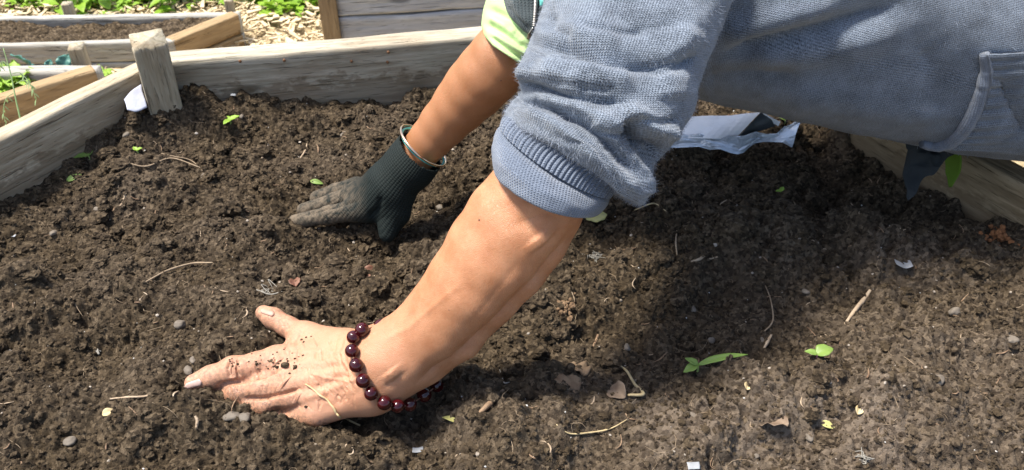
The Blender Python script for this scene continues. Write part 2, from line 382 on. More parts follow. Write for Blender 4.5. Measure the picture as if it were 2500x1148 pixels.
def plank(parent, p0, p1, zt, h, th, mat, back=True, name='plank', **kw):
    """from p0 to p1 (plan), top at zt; thickness goes to the left of p0->p1 (back=True) """
    L, Mx = frame(p0, p1, zt); me = plank_mesh(L, th, h, **kw)
    o = obj(name, me, mat, parent); o.matrix_basis = Mx if back else Mx @ Matrix.Translation((0, -th, 0)); return o
def post(parent, c, ang, sx, sy, zt, zb, mat, label=None, seed=0, tilt=0.0, name='post'):
    me = plank_mesh(zt - zb, sx, sy, nx=60, k=48, rough=.0011, seed=seed, rad=.003); me.name = name
    o = obj(name, me, mat, parent, label)
    # local X runs along the post
    o.matrix_basis = Matrix.Translation((c[0], c[1], zt)) @ Matrix.Rotation(ang, 4, 'Z') @ Matrix.Rotation(tilt, 4, 'Y') @ Matrix.Rotation(R(90), 4, 'Y') @ Matrix.Translation((0, -sx / 2, sy / 2)); return o

# our raised bed
TZ = .066
LA = np.array(Z(0, 344, TZ)); LB = np.array(Z(342, 176, TZ)); ldir = (LB - LA) / np.linalg.norm(LB - LA)
BA = np.array(Z(430, 155, TZ)); BB = np.array(Z(1162, 94, TZ)); bdir = (BB - BA) / np.linalg.norm(BB - BA)
RA = np.array([.435, 1.055, 0]); RB = np.array([.600, .776, 0]); rdir = (RB - RA) / np.linalg.norm(RB - RA)
# corner where left and back boards meet
def cross2(p, d, q, e):
    t = ((q[0] - p[0]) * e[1] - (q[1] - p[1]) * e[0]) / (d[0] * e[1] - d[1] * e[0]); return p + d * t
CL = cross2(LA, ldir, BA, bdir); CR = cross2(BA, bdir, RA, rdir)
bed = thing('raised_bed', (0, .8, GZ), 'near wooden raised bed of dark soil that the person kneels over', 'garden bed')
L0 = CL - ldir * 1.25
plank(bed, CL - ldir * .004, L0, TZ, .115, .028, M['wood'], back=False, nx=300, k=110, seed=3)
plank(bed, CL - ldir * .004, L0, TZ - .118, .25, .028, M['wood'], back=False, nx=60, k=30, seed=4)
plank(bed, CL + bdir * .002, CR + bdir * .02, TZ, .125, .036, M['wood_back'], back=True, nx=300, k=110, seed=8)
plank(bed, CL + bdir * .002, CR + bdir * .02, TZ - .128, .24, .036, M['wood_back'], back=True, nx=60, k=30, seed=9)
R1 = CR + rdir * 1.25
plank(bed, CR + rdir * .004, R1, TZ - .004, .12, .036, M['wood_brown'], back=True, nx=260, k=100, seed=12)
plank(bed, CR + rdir * .004, R1, TZ - .127, .24, .036, M['wood'], back=True, nx=60, k=30, seed=13)
plank(bed, L0, R1, TZ - .002, .36, .036, M['wood'], back=False, nx=60, k=40, seed=15)
M['rust'] = plain('rusty_nail', (.14, .06, .025), (.26, .13, .06), 200, .8)
bn = np.array([bdir[1], -bdir[0], 0])
for npx, npy in ((586, 150), (694, 148), (858, 150), (946, 152), (948, 128)):
    rr_ = ray(npx, npy); tt_ = ((CL - CC) @ bn + .0015) / (rr_ @ bn); V_, F_ = ICO[1]
    o = obj('nail_head', mesh('nail_head', V_ * np.array([.0022, .0012, .0026]) + CC + rr_ * tt_, F_), M['rust'], bed)
pc = CL + bdir * .028 - np.array([.014, .032, 0])
post(bed, pc, R(24), .050, .042, .119, GZ, M['wood_post'], 'square grey corner post rising above the boards', seed=21)
post(bed, CR + np.array([-.02, -.035, 0]), R(-20), .046, .046, .06, GZ, M['wood_post'], seed=22)

# ------------------------------------------------------------------ the soil of our bed
def G(px, py, rx, ry, h, ang=0):
    c = Z(px, py, 0); return (c[0], c[1], rx, ry, h, ang)
MOUNDS = [G(430, 250, .12, .10, .032), G(110, 430, .08, .10, .014), G(270, 330, .06, .06, .010), G(560, 215, .05, .04, .018), G(1000, 185, .09, .05, .018), G(720, 215, .06, .03, .008), G(330, 300, .06, .05, .012),
          G(632, 838, .046, .022, .023, .1), G(560, 850, .03, .02, .010), G(505, 925, .045, .016, -.012), G(560, 945, .03, .012, -.008), G(630, 1045, .070, .022, .020, -.12), G(500, 995, .035, .014, .007), G(455, 945, .022, .012, -.010), G(850, 1085, .06, .02, .012),
          G(752, 556, .08, .018, .016), G(735, 520, .03, .016, .010), G(800, 480, .04, .012, .008), G(620, 600, .12, .05, .012), G(1050, 600, .07, .05, .006), G(1180, 440, .08, .05, .010),
          G(1500, 1000, .14, .07, .022, .25), G(1900, 960, .20, .05, .014, .1), G(2350, 900, .16, .12, .020), G(1600, 1120, .2, .05, .015),
          G(1250, 900, .10, .06, -.012, .5), G(1500, 800, .15, .06, -.010), G(2250, 510, .10, .028, -.022, -.3), G(2000, 560, .16, .04, .006), G(2250, 570, .08, .03, .014), G(2440, 560, .05, .04, .016),
          G(1850, 470, .15, .06, -.004), G(2100, 350, .06, .05, .016), G(200, 640, .14, .06, .008), G(150, 1000, .12, .08, .010), G(120, 850, .06, .03, -.014), G(200, 1000, .14, .022, .013), G(60, 690, .10, .03, .012), G(420, 740, .10, .025, .010), G(930, 700, .09, .03, .010), G(1750, 760, .16, .03, .010), G(2200, 760, .10, .03, -.010), G(950, 1010, .05, .02, -.014)]
def soil_macro(x, y):
    h = fbm(x, y, 6, 21, 3) * .030 + fbm(x, y, 22, 31, 3) * .022
    for cx, cy, rx, ry, a, an in MOUNDS:
        u, v = x - cx, y - cy; c, s = math.cos(an), math.sin(an)
        h = h + a * np.exp(-((u * c + v * s) / rx) ** 2 - ((-u * s + v * c) / ry) ** 2)
    return h - .004
def soil_h(x, y):
    wx = x + .004 * vn2(x * 90, y * 90, 71); wy = y + .004 * vn2(x * 90, y * 90, 72)
    far = np.clip((y - .55) / .6, 0, 1)
    h = soil_macro(x, y)
    clod = np.clip(.15 + 2.4 * vn2(x * 14, y * 14, 77), 0, 1.2); fine = np.clip(.45 + 2.4 * vn2(x * 23 + 5, y * 23, 78), .0, 1)
    h = h + .55 * np.clip(.2 + 2.2 * vn2(x * 9 + 3, y * 9, 79), 0, 1) * lumps(wx + .005 * vn2(x * 60, y * 60, 73), wy, .042, 40, .25, .7) + .007 * fbm(x, y, 34, 53, 2)
    h = h + clod * (.80 + .50 * far) * (.60 * lumps(wx, wy, .024, 41, .2, .75) + .008 * fbm(x, y, 55, 52, 3))
    h = h + fine * (.42 + .60 * far) * lumps(wx, wy, .012, 42, .15, .8)
    h = h + (.18 + .35 * fine) * lumps(wx, wy, .0062, 43, .2, .80) + .52 * lumps(wx + .3, wy, .0038, 44, .3, .80)
    rdg = np.abs(fbm(x + .003 * vn2(x * 150, y * 150, 8), y, 75, 51, 4))
    h = h + .014 * (.55 - rdg) * (.6 + .6 * fine)
    return h - .021 - .004 * far
st = .00145
sx = np.concatenate([np.linspace(-1.05, -.68, 24)[:-1], np.arange(-.68, .62, st), np.linspace(.62, 1.0, 20)[1:]])
sy = np.concatenate([np.linspace(-.20, .42, 30)[:-1], np.arange(.42, 1.26, st), np.linspace(1.26, 1.32, 6)[1:]])
SX, SY = np.meshgrid(sx, sy); SH = soil_h(SX, SY)
# keep the soil inside the boards: outside them it dives under
def inside(x, y):
    nl = np.array([ldir[1], -ldir[0]]); nb = np.array([bdir[1], -bdir[0]]); nr = np.array([rdir[1], -rdir[0]])
    a = (x - CL[0]) * nl[0] + (y - CL[1]) * nl[1]; b = (x - CL[0]) * nb[0] + (y - CL[1]) * nb[1]; c = (x - CR[0]) * nr[0] + (y - CR[1]) * nr[1]
    return np.minimum(np.minimum(a, b), c)
INS = inside(SX, SY)
SH = np.where(INS < -.012, -.14, SH)
SVt = np.stack([SX + .0012 * vn2(SX * 400, SY * 400, 5), SY + .0012 * vn2(SX * 400, SY * 400, 6), SH], -1).reshape(-1, 3)
nC = len(sx); SF = gridfaces(len(sy), nC)
SF = SF[(INS.ravel()[SF] > -.03).any(1)]
sme = mesh('soil', SVt, SF)
dun = np.zeros(SX.shape)  # soft patches of paler, greyer brown soil, mostly in the right foreground
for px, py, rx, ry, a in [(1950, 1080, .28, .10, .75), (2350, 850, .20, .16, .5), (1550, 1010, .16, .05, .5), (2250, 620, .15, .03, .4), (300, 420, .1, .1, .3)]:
    c = Z(px, py, 0); dun += a * np.exp(-((SX - c[0]) / rx) ** 2 - ((SY - c[1]) / ry) ** 2)
dun = np.clip(dun * (.75 + 1.0 * fbm(SX, SY, 12, 91, 3)), 0, 1)
at = sme.attributes.new('dun', 'FLOAT', 'POINT'); at.data.foreach_set('value', dun.astype(np.float32).ravel())
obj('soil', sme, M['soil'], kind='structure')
def Hs(x, y):
    i = np.clip(np.searchsorted(sx, x) - 1, 0, len(sx) - 2); j = np.clip(np.searchsorted(sy, y) - 1, 0, len(sy) - 2)
    u = (x - sx[i]) / (sx[i + 1] - sx[i]); v = (y - sy[j]) / (sy[j + 1] - sy[j])
    return (SH[j, i] * (1 - u) + SH[j, i + 1] * u) * (1 - v) + (SH[j + 1, i] * (1 - u) + SH[j + 1, i + 1] * u) * v
def S(px, py, dz=0.0):
    """the point of the soil seen at a photo pixel"""
    r = ray(px, py); prev = None
    for z in np.linspace(.07, -.05, 120):
        P = CC + r * (z - CAM_H) / r[2]
        if float(Hs(P[0], P[1])) >= z: break
    return P + np.array([0, 0, dz])

def scatter_lumps(n, smin, smax, sub, region, name, mat, kind='stuff', flat=.75, sink=.25, seed=1, jag=.35, power=2.5, mask=None):
    g = np.random.default_rng(seed); bv, bf = ICO[sub]; m = len(bv)
    x = g.uniform(region[0], region[1], n); y = g.uniform(region[2], region[3], n)
    ok = inside(x, y) > .004
    if mask is not None: ok &= mask(x, y)
    x, y = x[ok], y[ok]; n = len(x)
    s = smin + (smax - smin) * g.random(n) ** power
    z = Hs(x, y)
    d = 1 + jag * (g.random((n, m)) - .5) * 2
    V = bv[None] * d[..., None] * s[:, None, None] * np.stack([g.uniform(.7, 1.2, n), g.uniform(.7, 1.2, n), g.uniform(.5, 1.1, n) * flat], -1)[:, None]
    a = g.uniform(0, 6.28, n); ca, sa = np.cos(a)[:, None], np.sin(a)[:, None]
    V = np.stack([V[..., 0] * ca - V[..., 1] * sa, V[..., 0] * sa + V[..., 1] * ca, V[..., 2]], -1)
    V += np.stack([x, y, z + s * flat * (1 - 2 * sink) * .6], -1)[:, None]
    F = (bf[None] + (np.arange(n) * m)[:, None, None]).reshape(-1, 3)
    return obj(name, mesh(name, V.reshape(-1, 3), F, smooth=False), mat, kind=kind)
VIS = (-.64, .60, .44, 1.19)
scatter_lumps(60000, .0006, .0026, 0, VIS, 'soil_crumbs', M['soil'], seed=3, jag=.3)
scatter_lumps(2600, .0022, .0068, 1, VIS, 'soil_clods', M['soil'], seed=4, jag=.28, power=3, sink=.4)
scatter_lumps(900, .004, .010, 2, (-.64, .60, .80, 1.19), 'far_soil_clods', M['soil'], seed=5, jag=.3, power=3, sink=.45)
scatter_lumps(5200, .0035, .0125, 2, VIS, 'soil_lumps', M['soil'], seed=15, jag=.20, power=2.6, sink=.55, mask=lambda x, y: (vn2(x * 11, y * 11, 201) + .5 * vn2(x * 27, y * 27, 202) > .10 + .25 * (x > .12) * (y < .75)) & ~((x > -.32) & (x < -.10) & (y > .50) & (y < .66)))
scatter_lumps(240, .0005, .0014, 0, VIS, 'white_specks', M['perlite'], seed=6, jag=.3, power=3, sink=.2)
scatter_lumps(300, .0010, .0026, 0, VIS, 'pale_crumbs', M['crumb_light'], seed=8, jag=.3, power=2)
def scatter_bits(n, lmin, lmax, wd, name, mat, seed, curl=.3, region=VIS):
    g = np.random.default_rng(seed); parts = []
    for _ in range(n):
        x, y = g.uniform(region[0], region[1]), g.uniform(region[2], region[3])
        if inside(x, y) < .01: continue
        l = lmin + (lmax - lmin) * g.random() ** 2; a = g.uniform(0, 6.28); z = float(Hs(x, y)); w_ = wd * g.uniform(.5, 1.2); P = []
        b = g.normal(0, curl)
        for t in np.linspace(-.5, .5, 5):
            aa = a + b * t * 2; P.append((x + l * t * math.cos(aa), y + l * t * math.sin(aa), max(z, float(Hs(x + l * t * math.cos(aa), y + l * t * math.sin(aa)))) + w_ * .6))
        parts.append(tube(P, [w_ * .5, w_, w_ * .6], 6, 4, .2, flat=.5))
    V, F = cat(parts); return obj(name, mesh(name, V, tris(F)), mat, kind='stuff')
scatter_bits(200, .004, .018, .0009, 'wood_shreds', M['twig_pale'], 31)
scatter_bits(260, .005, .020, .0011, 'bark_shreds', M['twig'], 32)
scatter_bits(480, .012, .05, .00030, 'fine_rootlets', M['root'], 33, 1.2)

# ------------------------------------------------------------------ beds and ground behind
FZ = -.225
def flat(p): return np.array([p[0], p[1], 0])
fa = Z(-420, 121, FZ); fb = Z(424, 100, FZ); fc = Z(582, 36, FZ); fd = Z(-420, 52, FZ)
fbed = thing('raised_bed', (float(fb[0]) - .4, float(fb[1]) + .2, GZ), 'farthest raised bed at the upper left with bare brown soil and a tan end board', 'garden bed')
for k, (zt, h) in enumerate(((FZ, .047), (FZ - .049, .06))):
    plank(fbed, fb, fa, zt, h, .017, M['wood_far'], back=False, nx=80, k=50, seed=30 + k)
    plank(fbed, fc, fb, zt - .001, h, .030, M['wood_tan'], back=False, nx=80, k=50, seed=34 + k)
    plank(fbed, fd, fc, zt - .0005, h, .018, M['wood_far'], back=True, nx=80, k=50, seed=38 + k)
for px, py, s in ((551, 36, .020), (148, 45, .022), (-200, 50, .022)):
    p = Z(px, py, FZ); post(fbed, (p[0], p[1] + .045), .1, s, s, FZ + .016, GZ, M['wood_post'], seed=int(px) % 17 + 3)
def patch(name, pts, z, amp, n, mat, seed, ls=.02):
    a, b, c, d = [np.array(p[:2]) for p in pts]; u = np.linspace(0, 1, n)[None, :]; v = np.linspace(0, 1, n // 2)[:, None]
    P = (a * (1 - u[..., None]) + b * u[..., None]) * (1 - v[..., None]) + (d * (1 - u[..., None]) + c * u[..., None]) * v[..., None]
    x, y = P[..., 0], P[..., 1]; h = z + fbm(x, y, 7, seed, 3) * amp + lumps(x, y, ls, seed + 1) * .5 + lumps(x, y, ls * .45, seed + 2) * .6
    return obj(name, mesh(name, np.stack([x, y, h], -1).reshape(-1, 3), gridfaces(n // 2, n)), mat, kind='structure')
patch('far_soil', (fa, fb, fc, fd), FZ - .020, .02, 260, M['soil_far'], 61)
# middle bed at the left with seedlings
MZ = -.115
ma = Z(-330, 345, MZ); mb = Z(232, 171, MZ); mc_ = Z(-330, 182, MZ)
mbed = thing('raised_bed', (float(mb[0]) - .2, float(mb[1]) - .1, GZ), 'low raised bed at the left edge planted with kale and lettuce', 'garden bed')
plank(mbed, mb, ma, MZ, .085, .028, M['wood_tan'], back=False, nx=120, k=60, seed=44)
plank(mbed, mb, ma, MZ - .087, .09, .028, M['wood_tan'], back=False, nx=60, k=30, seed=46)
plank(mbed, mc_, mb, MZ - .001, .085, .028, M['wood_far'], back=True, nx=80, k=50, seed=45)
p = Z(184, 160, MZ); post(mbed, (p[0] - .01, p[1] + .045), .2, .030, .026, MZ + .016, GZ, M['wood_post'], seed=47)
patch('middle_soil', (ma, (mb[0] - .01, mb[1] - .004, 0), mb, mc_), MZ - .05, .02, 160, M['soil_far'], 65)
# tall bed behind, right
ta = Z(826, 42, -.056); tb = Z(1180, 22, -.056); tdir = (tb - ta) / np.linalg.norm(tb - ta); tb = ta + tdir * 1.3
tbed = thing('raised_bed', (float(ta[0]) + .4, float(ta[1]), GZ), 'tall raised bed of grey boards behind the back board and the green cuff', 'garden bed')
plank(tbed, ta, tb, -.0575, .075, .03, M['wood_grey'], nx=160, k=60, seed=51)
plank(tbed, ta, tb, .020, .075, .03, M['wood_grey'], nx=160, k=60, seed=52)
plank(tbed, ta, tb, -.1345, .17, .03, M['wood_grey'], nx=60, k=30, seed=53)
for nrm_ in (ta, tb): plank(tbed, nrm_ + np.array([-.012, .034, 0]), nrm_ + np.array([-.14, .65, 0]), .018, .32, .03, M['wood_grey'], back=False, nx=40, k=30, seed=54)
pm = (Z(800, 40, -.05) + Z(812, 40, -.05)) / 2
post(tbed, (pm[0] - .002, pm[1] + .012), R(4), .030, .030, .05, GZ, M['wood_tan'], 'square tan post at the left end', seed=55)
patch('tall_bed_soil', (ta + [0, .03, 0], tb + [0, .03, 0], tb + [-.14, .6, 0], ta + [-.14, .6, 0]), -.02, .02, 80, M['soil_far'], 67)

def mulch(n, seed):
    g = np.random.default_rng(seed); x = g.uniform(-1.6, .35, n); y = g.uniform(1.15, 2.5, n)
    l = .010 + .030 * g.random(n) ** 2; w_ = l * g.uniform(.15, .4, n); t = w_ * .3; a = g.uniform(0, 3.14, n); p = g.normal(0, .25, n)
    base = np.array([(sx_, sy_, sz_) for sx_ in (-1, 1) for sy_ in (-1, 1) for sz_ in (-1, 1)], float) * .5
    V = base[None] * np.stack([l, w_, t], -1)[:, None]; V[:, :, 1] *= np.where(base[:, 0] > 0, .6, 1.0)[None]
    V[:, :, 2] += V[:, :, 0] * np.sin(p)[:, None]
    ca, sa = np.cos(a)[:, None], np.sin(a)[:, None]
    V = np.stack([V[..., 0] * ca - V[..., 1] * sa, V[..., 0] * sa + V[..., 1] * ca, V[..., 2]], -1) + np.stack([x, y, GZ + .004 + .014 * g.random(n)], -1)[:, None]
    q = np.array([(0, 1, 3, 2), (4, 6, 7, 5), (0, 4, 5, 1), (2, 3, 7, 6), (0, 2, 6, 4), (1, 5, 7, 3)])
    return mesh('mulch', V.reshape(-1, 3), (q[None] + (np.arange(n) * 8)[:, None, None]).reshape(-1, 4), smooth=False)
obj('wood_chip_mulch', mulch(17000, 5), M['chip'], kind='stuff')

# ------------------------------------------------------------------ leaves
def leaf_geo(L, W, curl=.3, fold=.25, n=8, m=5, tip=1.0, wav=.0, seed=0):
    """leaf blade along +X from the origin, arched, folded on its midrib"""
    u = np.linspace(0, 1, n)[:, None]; v = np.linspace(-1, 1, m)[None]
    wd = W * np.sin(np.pi * np.clip(u, .015, .985) ** (.8 * tip)) ** .8 * .5
    ang = curl * u; x = L * np.where(abs(curl) < 1e-4, u, np.sin(ang) / (curl + 1e-9)) + 0 * v; z = -L * (1 - np.cos(ang)) / (curl + 1e-9) + fold * np.abs(v) * wd
    z = z + wav * np.sin(u * 17 + v * 3 + seed) * np.abs(v) * W
    return np.stack([x, v * wd, z], -1).reshape(-1, 3), gridfaces(n, m)
def place(V, loc, yaw, pitch=0.0, roll=0.0, s=1.0):
    Mx = (Matrix.Rotation(yaw, 3, 'Z') @ Matrix.Rotation(-pitch, 3, 'Y') @ Matrix.Rotation(roll, 3, 'X'))
    return s * V @ np.array(Mx).T + np.array(loc)
def thick(o, t):
    md = o.modifiers.new('thick', 'SOLIDIFY'); md.thickness = t; md.offset = 0; return o
def weeds(cl, seed, per=46, size=(.014, .032)):
    g = np.random.default_rng(seed); parts = []
    for (x, y, r, hh) in cl:
        for _ in range(int(per * (r / .08) ** 1.5)):
            a, rr = g.uniform(0, 6.28), r * g.random() ** .6; px, py = x + rr * math.cos(a), y + rr * math.sin(a); z = GZ + .01 + hh * (1 - (rr / r) ** 2) * g.random()
            l = g.uniform(*size); V, F = leaf_geo(l, l * g.uniform(.35, .6), g.uniform(.2, .9), .3, 5, 3)
            parts.append((place(V, (px, py, z), g.uniform(0, 6.28), g.uniform(-.2, .9)), F))
    return cat(parts)
g = np.random.default_rng(3); cl = []
for px in range(60, 790, 11):
    p = Z(px + g.normal(0, 12), g.uniform(-22, 10) - 8, GZ); cl.append((p[0], p[1], g.uniform(.05, .10), g.uniform(.03, .06)))
for _ in range(90):
    p = (g.uniform(-1.5, -.25), g.uniform(2.15, 2.7)); cl.append((*p, g.uniform(.05, .1), g.uniform(.03, .08)))
for px, py in ((30, 6), (60, 14), (210, 28), (300, 26), (690, 40), (720, 30), (640, 20), (40, -10)):
    p = Z(px, py, GZ); cl.append((p[0], p[1], .045, .02))
V, F = weeds(cl, 4); obj('weed_ground_cover', mesh('weeds', V, F), M['weed'], kind='stuff')
def weed_plant(px, py, label, seed, r=.09, hh=.09):
    p = Z(px, py, GZ); V, F = weeds([(p[0], p[1], r, hh)], seed, 60, (.03, .06))
    obj('weed_plant', mesh('weed_plant', V, F), M['weed'], None, label, 'weed')
weed_plant(230, 14, 'bushy bright green weed behind the far bed, above its left half', 9)
weed_plant(400, 2, 'rounded green weed at the top edge behind the middle of the far bed', 10, .10, .08)
weed_plant(690, 6, 'low leafy green weed beside the tall bed post, on the chips', 12, .08, .05)

# kale, lettuce, grass stem in the middle bed
def kale():
    b = Z(118, 196, MZ - .03); t = thing('kale_plant', tuple(b), 'young blue green kale with drooping curled leaves in the low left bed', 'plant')
    stems = [((118, 196), (100, 178), (82, 172)), ((118, 196), (116, 172), (122, 152)), ((118, 196), (136, 175), (150, 165))]
    tips = [((86, 172), (34, 130), .028), ((116, 168), (128, 146), .015), ((148, 168), (174, 136), .026)]
    d = 1.62
    V, F = cat([tube([D(*p, d) for p in s], [.0016, .0012], 10, 6) for s in stems]); obj('stem', mesh('stem', V, tris(F)), M['grass'], t)
    for (a, b2, wd) in tips:
        A, B = D(*a, d), D(*b2, d); v = B - A; L = np.linalg.norm(v); V, F = leaf_geo(L, wd, .5, .35, 12, 7, 1, .10)
        V = place(V, A, math.atan2(v[1], v[0]), math.asin(v[2] / L) + .2, 1.0); thick(obj('leaf', mesh('leaf', V, F), M['kale'], t), .0008)
kale()
def lettuce(b, name, label, n, l0, l1):
    t = thing(name, tuple(b), label, 'plant'); g = np.random.default_rng(5)
    for k in range(n):
        L = g.uniform(l0, l1); V, F = leaf_geo(L, L * .75, g.uniform(.4, 1.0), .2, 9, 7, .8, .12, k)
        thick(obj('leaf', mesh('leaf', place(V, b, k * 2.4, g.uniform(.2, 1.1)), F), M['lettuce'], t), .0006)
lettuce(Z(34, 206, MZ - .03), 'lettuce_plant', 'pale green lettuce rosette at the left edge of the low bed', 24, .035, .062)
lettuce(Z(243, 186, GZ + .03), 'weed_plant', 'small lime green weed between the low bed corner and the post', 9, .02, .035)
def grass_stalk():
    b = Z(52, 296, -.14); t = thing('grass_stalk', tuple(b), 'thin pale grass stalk with drooping seed heads before the low bed', 'grass')
    d = 1.22; V, F = tube([D(52, 300, d), D(38, 240, d), D(26, 180, d), D(8, 118, d)], [.0012, .0006], 20, 6); obj('stem', mesh('stem', V, tris(F)), M['grass'], t)
    for pts in (((38, 205), (60, 196), (78, 215), (88, 243)), ((30, 180), (50, 178), (70, 200), (80, 215)), ((32, 228), (16, 240), (8, 270), (14, 302)), ((20, 160), (6, 150), (-4, 170))):
        parts = [tube([D(*p, d) for p in pts], [.0006, .0004], 14, 5)]; P = crom([D(*p, d) for p in pts], 12)
        for k, q in enumerate(P[3:]):
            V, F = leaf_geo(.010, .0024, .3, .2, 4, 3); parts.append((place(V, q, k * 2.1, -.9), F))
        V, F = cat(parts); obj('seed_head', mesh('seed_head', V, tris(F)), M['grass'], t)
grass_stalk()

# ------------------------------------------------------------------ the person: one body grown from an implicit surface
class SDF:
    """smooth union of tapered, optionally flattened limbs"""
    def __init__(s): s.g = []
    def group(s, prims, k, kout): s.g.append((prims, k, kout))
    def __call__(s, P):
        d = None
        for prims, k, ko in s.g:
            e = None
            for a, b, ra, rb, ax, fl in prims:
                ba = b - a; q = P - a
                if ax is not None: q = q + ax * ((fl - 1) * (q @ ax))[:, None]; ba = ba + ax * ((fl - 1) * (ba @ ax))
                h = np.clip((q @ ba) / (ba @ ba + 1e-12), 0, 1); f_ = np.linalg.norm(q - h[:, None] * ba, axis=1) - (ra + (rb - ra) * h)
                if e is None: e = f_
                else:
                    hh = np.maximum(k - np.abs(e - f_), 0) / k; e = np.minimum(e, f_) - hh * hh * k * .25
            if d is None: d = e
            else:
                hh = np.maximum(ko - np.abs(d - e), 0) / ko; d = np.minimum(d, e) - hh * hh * ko * .25
        return d
def nets(f, lo, hi, h):
    """surface nets on an octree-refined set of cells of size h"""
    lo = np.array(lo); n0 = 5; size = h * 2 ** n0
    c = np.stack(np.meshgrid(*[np.arange(int(math.ceil((hi[i] - lo[i]) / size))) for i in range(3)], indexing='ij'), -1).reshape(-1, 3)
    for lev in range(n0, -1, -1):
        s = h * 2 ** lev; ce = lo + (c + .5) * s; c = c[np.abs(f(ce)) < s * 1.15 + .002]
        if lev:
            o = np.array([(i, j, k) for i in (0, 1) for j in (0, 1) for k in (0, 1)]); c = (c[:, None] * 2 + o).reshape(-1, 3)
    B = 1 << 20
    key = lambda a: (a[:, 0] * B + a[:, 1]) * B + a[:, 2]
    o = np.array([(i, j, k) for i in (0, 1) for j in (0, 1) for k in (0, 1)])
    cor = (c[:, None] + o).reshape(-1, 3); uq, inv = np.unique(key(cor), return_inverse=True); inv = inv.reshape(-1)
    first = np.zeros(len(uq), int); first[inv] = np.arange(len(inv)); uc = cor[first]; val = f(lo + uc * h); cv = val[inv].reshape(-1, 8)
    act = (cv.min(1) < 0) & (cv.max(1) >= 0); c, cv = c[act], cv[act]
    acc = np.zeros((len(c), 3)); cnt = np.zeros(len(c))
    for i in range(8):
        for j in range(i + 1, 8):
            if np.abs(o[i] - o[j]).sum() == 1:
                x = (cv[:, i] < 0) != (cv[:, j] < 0); t = cv[:, i] / np.where(x, cv[:, i] - cv[:, j], 1)
                acc += np.where(x[:, None], o[i] + t[:, None] * (o[j] - o[i]), 0); cnt += x
    V = lo + (c + acc / cnt[:, None]) * h
    ck = key(c); od = np.argsort(ck); sk = ck[od]
    def find(a):
        k = key(a); i = np.clip(np.searchsorted(sk, k), 0, len(sk) - 1); return np.where(sk[i] == k, od[i], -1)
    Fs = []
    for ax, (e1, e2) in enumerate((((0, 1, 0), (0, 0, 1)), ((0, 0, 1), (1, 0, 0)), ((1, 0, 0), (0, 1, 0)))):
        a = 0; b = int(np.where((o == np.eye(3, dtype=int)[ax]).all(1))[0][0])
        x = (cv[:, a] < 0) != (cv[:, b] < 0); i0 = np.where(x)[0]; cc = c[x]; e1, e2 = np.array(e1), np.array(e2)
        i1, i2, i3 = find(cc - e1), find(cc - e1 - e2), find(cc - e2); ok = (i1 >= 0) & (i2 >= 0) & (i3 >= 0)
        q = np.stack([i0, i1, i2, i3], -1)[ok]; flip = (cv[x][ok][:, a] < 0)
        q[~flip] = q[~flip][:, ::-1]; Fs.append(q)
    F = np.concatenate(Fs)
    for _ in range(2):                                # pull the net onto the true surface
        e = 4e-4; g = np.stack([f(V + e * np.eye(3)[i]) - f(V - e * np.eye(3)[i]) for i in range(3)], -1) / (2 * e)
        n = g / (np.linalg.norm(g, axis=1)[:, None] + 1e-9); V = V - n * np.clip(f(V), -h, h)[:, None] * .8
    return V, F, n
def polydist(px, py, pts):
    """distance in photo pixels from each projected vertex to a polyline, and the position along it 0..1"""
    best = np.full(px.shape, 1e9); tt = np.zeros(px.shape); n = len(pts) - 1
    for i in range(n):
        a, b = np.array(pts[i], float), np.array(pts[i + 1], float); d = b - a
        t = np.clip(((px - a[0]) * d[0] + (py - a[1]) * d[1]) / (d @ d), 0, 1); q = np.hypot(px - a[0] - t * d[0], py - a[1] - t * d[1])
        s = q < best; best[s] = q[s]; tt[s] = (i + t[s]) / n
    return best, tt
def carve(V, N, lines, front=None):
    """sculpt ridges (+) and creases (-): (polyline in photo pixels, width px, amplitude m)"""
    px, py, d = proj(V); fr = np.clip(((CC - V) * N).sum(1) / np.linalg.norm(CC - V, axis=1) * 4, 0, 1); o = np.zeros(len(V))
    for pts, wd, am in lines:
        a = np.array(pts, float); m = wd * 3
        s = np.where((px > a[:, 0].min() - m) & (px < a[:, 0].max() + m) & (py > a[:, 1].min() - m) & (py < a[:, 1].max() + m) & (fr > 0))[0]
        if not len(s): continue
        q, t = polydist(px[s], py[s], pts); o[s] += am * np.exp(-(q / wd) ** (2 if am > 0 or wd < 12 else 1.15)) * np.clip(np.minimum(t, 1 - t) * 6 + .25, 0, 1) * fr[s]
    return V + N * o[:, None]
def refine(V, F, sel):
    """split the chosen quads in four; neighbours that touch a split edge become polygons, so the skin stays closed"""
    S_ = F[sel]; E_ = np.sort(np.stack([S_, np.roll(S_, -1, 1)], -1), -1).reshape(-1, 2); key = E_[:, 0] * 10 ** 7 + E_[:, 1]
    uk, inv = np.unique(key, return_inverse=True); inv = inv.reshape(-1, 4); n = len(V); mid = (V[uk // 10 ** 7] + V[uk % 10 ** 7]) / 2
    cen = V[S_].mean(1); m = n + inv; c = n + len(uk) + np.arange(len(S_))
    Q = np.concatenate([np.stack([S_[:, i], m[:, i], c, m[:, i - 1]], -1) for i in range(4)])
    rest = F[~sel]; rk = np.sort(np.stack([rest, np.roll(rest, -1, 1)], -1), -1); rk = rk[..., 0] * 10 ** 7 + rk[..., 1]
    ix = np.clip(np.searchsorted(uk, rk), 0, len(uk) - 1); hitm = uk[ix] == rk; tj = hitm.any(1); poly = []
    for f, h, i in zip(rest[tj].tolist(), hitm[tj], ix[tj]):
        g_ = []
        for k in range(4):
            g_.append(f[k])
            if h[k]: g_.append(int(n + i[k]))
        poly.append(g_)
    return np.vstack([V, mid, cen]), np.concatenate([rest[~tj], Q]), poly
